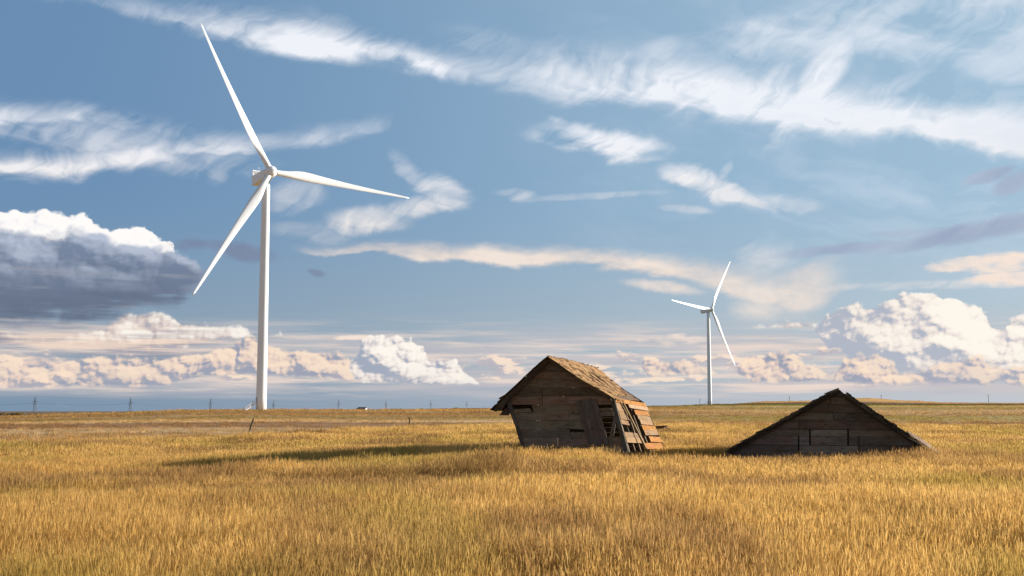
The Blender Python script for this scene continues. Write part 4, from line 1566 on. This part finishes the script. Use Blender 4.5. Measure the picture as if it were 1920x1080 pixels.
def build_sunken_barn():
    rng = random.Random(15)
    FL = P(1368, 850, 41.0)
    FR = P(1768, 860, 39.2)
    AP = P(1570, 733, 40.1)
    pl = plane_from(FL, FR, AP)
    q = lambda x, y, off=0.0: onplane(pl, x, y, off)
    o = q(1568, 880)
    root = thing('sunken_barn', (o.x, o.y, 0), 'collapsed dark barn sunk to its wide gable roof in the grass', 'barn', None)
    az = math.atan((1562 - 960) / FPX / math.cos(TH))
    dv = Vector((math.sin(az), math.cos(az), 0)) * 6.0
    a, b = q(1380, 870), q(1760, 870)
    SHEDS.append(((a.x, a.y), ((b - a).x, (b - a).y), (dv.x, dv.y)))
    lx = lambda y: 1569 - (y - 734) * 1.775
    rx = lambda y: 1571 + (y - 734) * 1.56
    mb = MB(51)
    ys = [892.]
    while ys[-1] > 752:
        ys.append(ys[-1] - rng.uniform(13.0, 16.5))
    ys += [734.5]

    def board(xa0, xa1, xb0, xb1, yb0, yb1, yt0, yt1, col, off=None):
        off = rng.uniform(-.006, .008) if off is None else off
        mb.plank(q(xa0, yb0, off), q(xb0, yb1, off), q(xb1, yt1, off), q(xa1, yt0, off), .024, col, pl[1])
    for k in range(len(ys) - 1):
        yb, yt = ys[k], ys[k + 1] + rng.uniform(.4, .9)
        f = (892 - yb) / 150
        base = tuple(p * (1 - f) + r_ * f for p, r_ in zip((.17, .148, .128), (.15, .11, .08)))
        l0, l1, r0, r1 = lx(min(yb, 856)) + 2, lx(yt) + 1, rx(min(yb, 866)) - 2, rx(yt) + .5
        # sagging boards: the joints run slightly downhill to the right
        sag = 2.5 if yb < 850 else 1.0
        cuts = [l0]
        ym = (yb + yt) / 2
        if ym > 792:
            cuts += [1497.5]
        if 803 < ym < 838:
            cuts += [1518.5, 1590]
        if ym > 820:
            cuts += [1610]
        if len(cuts) == 1 and rng.random() < .6:
            cuts += [l0 + (r0 - l0) * rng.uniform(.3, .7)]
        cuts += [r0]
        for i in range(len(cuts) - 1):
            xa, xb = cuts[i], cuts[i + 1]
            ga = 0 if i == 0 else (1.6 if xa in (1518.5, 1590) else (1.4 if ym > 812 else .5))
            gb = 0 if i == len(cuts) - 2 else (1.4 if xb in (1518.5, 1590) else (1.2 if ym > 812 else .4))
            ta, tb = (xa - l0) / (r0 - l0) * sag, (xb - l0) / (r0 - l0) * sag
            xa1 = l1 if i == 0 else xa
            xb1 = r1 if i == len(cuts) - 2 else xb
            c = jit_col(rng, base, .3)
            if 1490 < xa < 1600 and ym > 803:
                c = tuple(k2 * 1.35 for k2 in c)
            board(xa + ga, xa1 + ga, xb - gb, xb1 - gb, yb + ta, yb + tb, yt + ta, yt + tb, c)
    mb.plank(q(1552, 744, .004), q(1590, 745, .004), q(1574, 730.5, .004), q(1567.5, 730.5, .004), .024, (.085, .066, .055), pl[1])
    mb.build('gable_wall', M_WOOD, root)
    tr = MB(52)
    tr.plank(q(1609.5, 880, .03), q(1608.5, 822, .03), q(1611, 822, .03), q(1612, 880, .03), .03, (.07, .045, .03), pl[1])
    tr.build('door_trim', M_WOOD, root)
    # roof slopes running back
    up = Vector((0, 0, .05))
    fw = -dv.normalized() * .22
    ra = q(1569, 731.5)
    le = q(1366, 846.5)
    re = q(1769, 861)
    shingle_slope(root, 'roof_panel', ra + fw + up, ra + dv + up, le + dv, le + fw, 61, 15, (.13, .10, .075), lambda u, v: v > .80 and math.sin(v * 50 + u * 9) > .6, (.08, .06, .05), sag=-.02, thick=.03)
    rr = q(1587, 742)
    shingle_slope(root, 'roof_panel', rr + fw + up, rr + dv + up, re + dv, re + fw, 67, 14, (.11, .09, .07), lambda u, v: False, (.08, .06, .05), sag=.05, thick=.04)
    # short run of bare ridge boards beside the gap
    rg = MB(53)
    rg.plank(q(1590, 747.5, .01), q(1567, 734, .01), q(1567, 734) + dv, q(1590, 747.5) + dv, .03, (.10, .08, .06))
    rg.build('ridge_boards', M_WOOD, root)
    # thick layered edges along the rakes
    for (x0, y0, x1, y1, seed) in ((1366, 845, 1568, 732, 1), (1587, 739, 1706, 817, 2)):
        t = 0.0
        ed = MB(54 + seed)
        r2 = random.Random(seed)
        while t < 1:
            dt = r2.uniform(.035, .075)
            a0, a1 = t, min(1, t + dt * 1.1)
            up_ = r2.uniform(2.2, 5.0)
            dn = r2.uniform(2.0, 4.5)
            xa, ya = x0 + (x1 - x0) * a0, y0 + (y1 - y0) * a0
            xb, yb = x0 + (x1 - x0) * a1, y0 + (y1 - y0) * a1
            of = .23 + r2.uniform(-.05, .08)
            ed.plank(q(xa, ya + dn, of), q(xb, yb + dn, of), q(xb, yb - up_, of), q(xa, ya - up_ * r2.uniform(.6, 1), of), .25, jit_col(r2, (.075, .06, .045), .3), pl[1])
            t += dt
        ed.build('shingle_edge', M_SHINGLE, root)
    # curled strip of shingles at the right foot, catching the light
    cs = MB(55)
    r3 = random.Random(77)
    for i in range(9):
        t = i / 9
        x0, y0 = 1704 + (1768 - 1704) * t, 815 + (859 - 815) * t
        x1, y1 = x0 + 13, y0 + 9
        of = .10 + r3.uniform(0, .06)
        p0, p1 = q(x0, y0, of), q(x1, y1, of)
        bk = dv.normalized() * 1.2
        lift = Vector((0.0, 0, .10 + .05 * math.sin(t * 3.1)))
        cs.plank(p1, p0, p0 + bk + lift, p1 + bk + lift, .03, jit_col(r3, (.24, .165, .12), .3))
        cs.plank(p1 + Vector((0, 0, -.08)), p0 + Vector((0, 0, -.08)), p0 + Vector((0, 0, -.01)), p1 + Vector((0, 0, -.01)), .04, jit_col(r3, (.09, .07, .05), .3), pl[1])
    cs.build('curled_shingles', M_SHINGLE, root)
    # hidden rear gable
    rw = MB(56)
    for k in range(9):
        v0, v1 = k / 9, (k + .998) / 9
        le2, re2, rp = le + dv * .97 + Vector((0, 0, -.1)), re + dv * .97 + Vector((0, 0, -.1)), ra + dv * .97 - Vector((0, 0, .12))
        rw.plank(re2.lerp(rp, v0), le2.lerp(rp, v0), le2.lerp(rp, v1), re2.lerp(rp, v1), .022, jit_col(rng, W_DARK, .2))
    rw.build('gable_wall', M_WOOD, root)
    # fallen rail in the grass to the right
    fr = MB(57)
    pts = [(1762, 857, 39.3), (1800, 855.5, 39.5), (1850, 856.5, 39.8), (1900, 858.5, 40.1), (1960, 861, 40.4)]
    for i in range(len(pts) - 1):
        fr.beam(P(*pts[i]), P(*pts[i + 1]), .12, .09, jit_col(rng, (.085, .075, .075), .2))
    f = fr.build('fallen_rail', M_WOOD)
    tag(f, 'dark fallen rail lying in the grass tips right of the sunken barn roof', 'rail')


# ------------------------------------------------------------------ small near things
def build_small():
    def post(px0, py0, px1, py1, D, r, label):
        a, b = P(px0, py0, D), P(px1, py1, D)
        d = (a - b).normalized()
        foot = a + d * ((a.z - tz(a.x, a.y)) / max(.2, -d.z) + .1)
        o = thing('fence_post', (foot.x, foot.y, tz(foot.x, foot.y)), label, 'fence post', 'old posts at the edge of the meadow')
        mb = MB(int(px0))
        rng = random.Random(int(px0))
        K = 7
        pts, rad = [], []
        for i in range(K + 1):
            p = foot.lerp(b, i / K) + Vector((rng.uniform(-.015, .015), rng.uniform(-.015, .015), 0))
            pts.append(p)
            rad.append(r * rng.uniform(.85, 1.1) * (1 - .15 * i / K))
        mb.tube(pts, rad, 9, (.20, .155, .09))
        mb.build('post', M_WOOD, o)
        st = MB(3)
        for f in (.55, .75, .9):
            p = foot.lerp(b, f)
            st.beam(p + Vector((-r * 1.25, 0, 0)), p + Vector((r * 1.25, 0, .01)), .02, .02, up=(0, 1, 0))
        st.build_each('wire_staple', M_STEEL, o)
    post(467, 812, 475.5, 785, 84, .075, 'grey fence post leaning right in front of the large turbine tower')
    post(770, 804, 767, 782, 98, .075, 'grey fence post leaning slightly left between large turbine and leaning shed')
    # a reddish weed in the meadow
    w = P(416, 840, 62)
    z0 = tz(w.x, w.y)
    o = thing('weed_plant', (w.x, w.y, z0), 'reddish bushy weed rising above the pale grass left of the shed shadow', 'plant')
    mb = MB(73)
    rng = random.Random(8)
    base = Vector((w.x, w.y, z0))
    for i in range(16):
        lf = MB(74 + i)
        a = rng.uniform(0, 6.28)
        t = base + Vector((math.cos(a) * rng.uniform(.08, .34), math.sin(a) * rng.uniform(.08, .34), rng.uniform(.5, .70)))
        mb.tube([base, base.lerp(t, .5) + Vector((0, 0, .1)), t], [.012, .01, .006], 5, (.20, .09, .05))
        dirv = (t - base).normalized()
        lf.tube([base.lerp(t, f) for f in (.62, .75, .88, 1.0, 1.08)], [.012, .045, .055, .035, .006], 7, jit_col(rng, (.40, .20, .10), .25))
        lf.build('seed_head', M_LEAF, o)
    mb.build('stem', M_LEAF, o)


# ------------------------------------------------------------------ far things
def lattice_pylon(px, ytop, D, label, i):
    top = P(px, ytop, D)
    gz = tz(top.x, top.y)
    H = top.z - gz
    root = thing('power_pylon', (top.x, top.y, gz), label, 'pylon', 'power line pylons along the horizon')
    c = Vector((top.x, top.y, gz))
    k = H / 42.0
    X = Vector((1, 0, 0))
    Yv = Vector((0, 1, 0))
    ht = 36 * k
    wb, wt = 3.6 * k, .9 * k
    def cor(h, sx, sy):
        w = wb + (wt - wb) * min(1, (h / ht) ** .8)
        return c + Vector((sx * w, sy * w * .8, h))
    t = .26
    bd = MB()
    hs = [0, 9 * k, 16 * k, 21 * k, 25.5 * k, 29 * k, 32.5 * k, ht]
    for sx, sy in ((-1, -1), (1, -1), (1, 1), (-1, 1)):
        for a, b in zip(hs[:-1], hs[1:]):
            bd.beam(cor(a, sx, sy), cor(b, sx, sy), t * 1.3, t * 1.3)
    for a, b in zip(hs[:-1], hs[1:]):
        for (s0, s1) in (((-1, -1), (1, -1)), ((1, -1), (1, 1)), ((1, 1), (-1, 1)), ((-1, 1), (-1, -1))):
            bd.beam(cor(a, *s0), cor(b, *s1), t * .8, t * .8)
            bd.beam(cor(a, *s1), cor(b, *s0), t * .8, t * .8)
            bd.beam(cor(b, *s0), cor(b, *s1), t * .8, t * .8)
    bd.build('lattice_body', M_STEEL, root)
    for (h, w) in ((26.5 * k, 8.2 * k), (20.5 * k, 5.2 * k)):
        ar = MB()
        for s in (-1, 1):
            tip = c + Vector((s * w, 0, h + .3 * k))
            for sy in (-1, 1):
                ar.beam(cor(h, s, sy), tip, t, t)
                ar.beam(cor(h + 2.0 * k, s, sy), tip, t, t)
        ar.beam(c + Vector((-w, 0, h + .3 * k)), c + Vector((w, 0, h + .3 * k)), t, t)
        ar.build('crossarm', M_STEEL, root)
    for s in (-1, 1):
        hn = MB()
        for sy in (-1, 1):
            hn.beam(cor(ht, s, sy), c + Vector((s * 4.6 * k, 0, H)), t, t)
        hn.beam(cor(ht, -s, 0), c + Vector((s * 2.9 * k, 0, ht + 3.2 * k)), t * .8, t * .8)
        hn.build('horn', M_STEEL, root)
    ins = MB()
    for s in (-1, 1):
        for (h, w) in ((26.5 * k, 8.0 * k), (20.5 * k, 5.0 * k)):
            p = c + Vector((s * w, 0, h))
            ins.tube([p, p - Vector((0, 0, 2.2 * k))], .14, 6)
    ins.build_each('insulator', M_GREY, root)
    return [c + Vector((-8.0 * k, 0, 24.3 * k)), c + Vector((8.0 * k, 0, 24.3 * k)), c + Vector((0, 0, 42 * k))]


def build_pylons():
    L = [(66, 742, 3190, 'tallest lattice pylon, first from the left edge beside the tree belt'),
         (245, 744, 3330, 'lattice pylon alone midway between leftmost pylon and the large turbine'),
         (395, 746, 3620, 'lattice pylon close on the left of the large turbine tower'),
         (513, 751, 4000, 'half hidden lattice pylon just right of the large turbine tower'),
         (635, 748, 4250, 'lattice pylon just left of the small white house'),
         (724, 749, 4600, 'lattice pylon between the small white house and the long white building'),
         (808, 750, 4880, 'lattice pylon left of the round dark bush on the horizon'),
         (875, 751, 5150, 'last small lattice pylon nearest the leaning shed')]
    pts = [lattice_pylon(a, b, d, lab, i) for i, (a, b, d, lab) in enumerate(L)]
    first = pts[0]
    pre = [p + Vector((-330, -70, 0)) for p in first]
    last = [p + Vector((280, 260, 0)) for p in pts[-1]]
    allp = [pre] + pts + [last]
    labs = ['thin conductor cable strung along the left crossarm tips of the pylons',
            'thin conductor cable strung along the right crossarm tips of the pylons',
            'thin earth cable strung over the horned tops of the pylons']
    for k in range(3):
        mb = MB()
        for a, b in zip(allp[:-1], allp[1:]):
            P0, P1 = a[k], b[k]
            ln = (P1 - P0).length
            q = [P0.lerp(P1, i / 12) - Vector((0, 0, 4 * (i / 12) * (1 - i / 12) * ln * .022)) for i in range(13)]
            mb.tube(q, .11, 5, cap=False)
        o = mb.build('power_cable', M_STEEL)
        tag(o, labs[k], 'cable', 'cables of the power line')


def build_utility_poles():
    for (px, yt, D, lab) in [(1312, 748, 1700, 'short wooden utility pole left of the distant turbine foot'),
                             (1480, 743.5, 1560, 'wooden utility pole on the low hill left of the barn roof'),
                             (1652, 740.5, 1560, 'wooden utility pole on the golden hilltop right of the barn peak'),
                             (1853, 740, 1620, 'tall wooden utility pole near the right edge of the horizon')]:
        top = P(px, yt, D)
        gz = tz(top.x, top.y)
        o = thing('utility_pole', (top.x, top.y, gz), lab, 'utility pole', 'wooden poles on the far hill')
        mb = MB()
        mb.tube([(top.x, top.y, gz - 1), (top.x, top.y, top.z)], [.32, .24], 8, (.10, .08, .06))
        mb.build('pole', M_WOOD, o)
        ar = MB()
        ar.beam((top.x - 1.1, top.y, top.z - .7), (top.x + 1.1, top.y, top.z - .7), .16, .2, (.1, .08, .06))
        ar.build('crossarm', M_WOOD, o)
        ins = MB()
        for s in (-1, -.4, .4, 1):
            ins.tube([(top.x + s, top.y, top.z - .6), (top.x + s, top.y, top.z - .2)], .08, 6)
        ins.build_each('insulator', M_GREY, o)


def gabled(name, px, ybase, D, w, d, h, hr, yaw, label, cat, wins, doorx):
    b = P(px, ybase, D)
    z = min(b.z, b.z)
    o = thing(name, (b.x, b.y, z), label, cat)
    X = Vector((math.cos(yaw), math.sin(yaw), 0))
    Yv = Vector((-math.sin(yaw), math.cos(yaw), 0))
    Z = Vector((0, 0, 1))
    c = Vector((b.x, b.y, z))
    q = lambda x, y, zz: c + X * x + Yv * y + Z * zz
    W, Dp = w / 2, d / 2
    mb = MB()
    g = -4.0
    mb.add([q(-W, -Dp, g), q(W, -Dp, g), q(W, Dp, g), q(-W, Dp, g), q(-W, -Dp, h), q(W, -Dp, h), q(W, Dp, h), q(-W, Dp, h), q(-W, 0, h + hr), q(W, 0, h + hr)],
           [(0, 1, 5, 4), (2, 3, 7, 6), (1, 2, 6, 9, 5), (3, 0, 4, 8, 7), (3, 2, 1, 0)])
    mb.build('walls', M_WHITE, o)
    rf = MB()
    e = .35
    n1 = (hr / Dp)
    for s in (-1, 1):
        a0, a1 = q(-W - e, s * (Dp + e), h - e * n1 + .06), q(W + e, s * (Dp + e), h - e * n1 + .06)
        b0, b1 = q(-W - e, 0, h + hr + .06), q(W + e, 0, h + hr + .06)
        if s < 0:
            rf.plank(a0, a1, b1, b0, .05)
        else:
            rf.plank(a1, a0, b0, b1, .05)
    rf.build('roof', M_ROOF, o)
    for (wx, wz, ww, wh) in wins:
        wm = MB()
        wm.beam(q(wx, -Dp - .02, wz), q(wx, -Dp - .02, wz + wh), ww, .12, up=Yv)
        wm.build('window', M_DARK, o)
    dm = MB()
    dm.beam(q(doorx, -Dp - .02, 0), q(doorx, -Dp - .02, 2.1), 1.0, .12, up=Yv)
    dm.build('door', M_GREY, o)
    return o


def build_houses():
    gabled('white_house', 679.5, 769.8, 960, 6.6, 5.2, 1.45, 1.25, R(-14), 'small white house with grey gable roof on the horizon right of the large turbine', 'house',
           [(-1.8, .4, .8, .6), (1.8, .4, .8, .6)], 0)
    gabled('lean_to_shed', 671.5, 769.6, 965, 2.2, 3, .9, .5, R(-20), 'tiny pale outbuilding against the left end of the small white house', 'shed', [(.6, .3, .5, .4)], -.5)
    gabled('long_white_building', 741, 769.0, 1300, 10, 5, 1.35, .3, R(34), 'long low white farm building on the horizon between two pylons', 'building',
           [(x, .45, .8, .45) for x in (-3.4, -1.7, 1.7, 3.4)], 0)
    gabled('pale_barn', 725, 769.0, 1320, 4, 4, .8, .3, R(34), 'small pale barn left of the long low white farm building', 'barn', [(1.2, .3, .6, .5)], -.8)
    gabled('grey_barn', 752.5, 769.0, 1330, 6, 5, .7, .6, R(10), 'grey roofed barn touching the right end of the long white building', 'barn', [(2, .3, .8, .4)], -1)


def shrub(px, ybase, D, w, h, col, name, label, cat, seed, group='bushes and trees on the horizon'):
    b = P(px, ybase, D)
    o = thing(name, (b.x, b.y, b.z), label, cat, group)
    rng = random.Random(seed)
    c = Vector((b.x, b.y, b.z))
    tr = MB(seed)
    lf = MB(seed)
    blobs = []
    n = max(3, int(w / h * 2.2))
    for i in range(n):
        x = (rng.uniform(-.5, .5)) * w * .85
        hh = h * rng.uniform(.6, 1.0) * (1 - .4 * abs(x / (w * .5)) ** 2)
        tip = c + Vector((x, rng.uniform(-.2, .2) * w, hh * .55))
        tr.tube([c + Vector((x * .7, 0, -1.5)), tip], [.04 * h + .03, .02 * h + .01], 6, (.08, .06, .04))
        blobs.append((tip, hh * .5))
    for (p, r) in blobs:
        for k in range(130):
            d = Vector((rng.gauss(0, 1), rng.gauss(0, 1), rng.gauss(0, 1))).normalized() * (r * rng.uniform(.35, 1.0) ** .6)
            d.x *= 1.25
            cc = p + d
            s1 = Vector((rng.gauss(0, 1), rng.gauss(0, 1), rng.gauss(0, 1))).normalized() * r * .17
            s2 = s1.cross(Vector((rng.gauss(0, 1), rng.gauss(0, 1), rng.gauss(0, 1)))).normalized() * r * .12
            lf.add([cc - s1, cc + s2, cc + s1, cc - s2], [(0, 1, 2, 3)], None, jit_col(rng, col, .3))
    tr.build('trunk', M_WOOD, o)
    lf.build('crown', M_LEAF, o)


def build_shrubs():
    dk, yl, br = (.05, .055, .02), (.22, .16, .03), (.15, .09, .04)
    shrub(6, 780, 1500, 16, 5.5, dk, 'tree', 'dark green tree at the far left edge of the horizon', 'tree', 1)
    shrub(24, 779.5, 1500, 15, 4.6, (.065, .065, .02), 'tree', 'low olive tree between the dark edge tree and the yellow one', 'tree', 2)
    shrub(38, 779, 1500, 12, 5.0, yl, 'tree', 'yellow autumn tree left of the first pylon', 'tree', 3)
    shrub(64, 777, 1700, 26, 1.8, (.06, .045, .03), 'bush', 'long flat dark bush under the first pylon', 'bush', 4)
    shrub(791, 768.6, 900, 2.6, 1.5, br, 'bush', 'small brown bush right of the long white building', 'bush', 5)
    shrub(835, 767.8, 900, 4.0, 1.2, br, 'bush', 'flat brownish bush left of the round green bush', 'bush', 6)
    shrub(856, 767.8, 900, 5.6, 2.1, (.09, .09, .03), 'bush', 'round green bush right of the seventh pylon', 'bush', 7)


build_turbines()
build_leaning_shed()
build_sunken_barn()
build_small()
build_pylons()
build_utility_poles()
build_houses()
build_shrubs()
build_grass()
build_stubble()
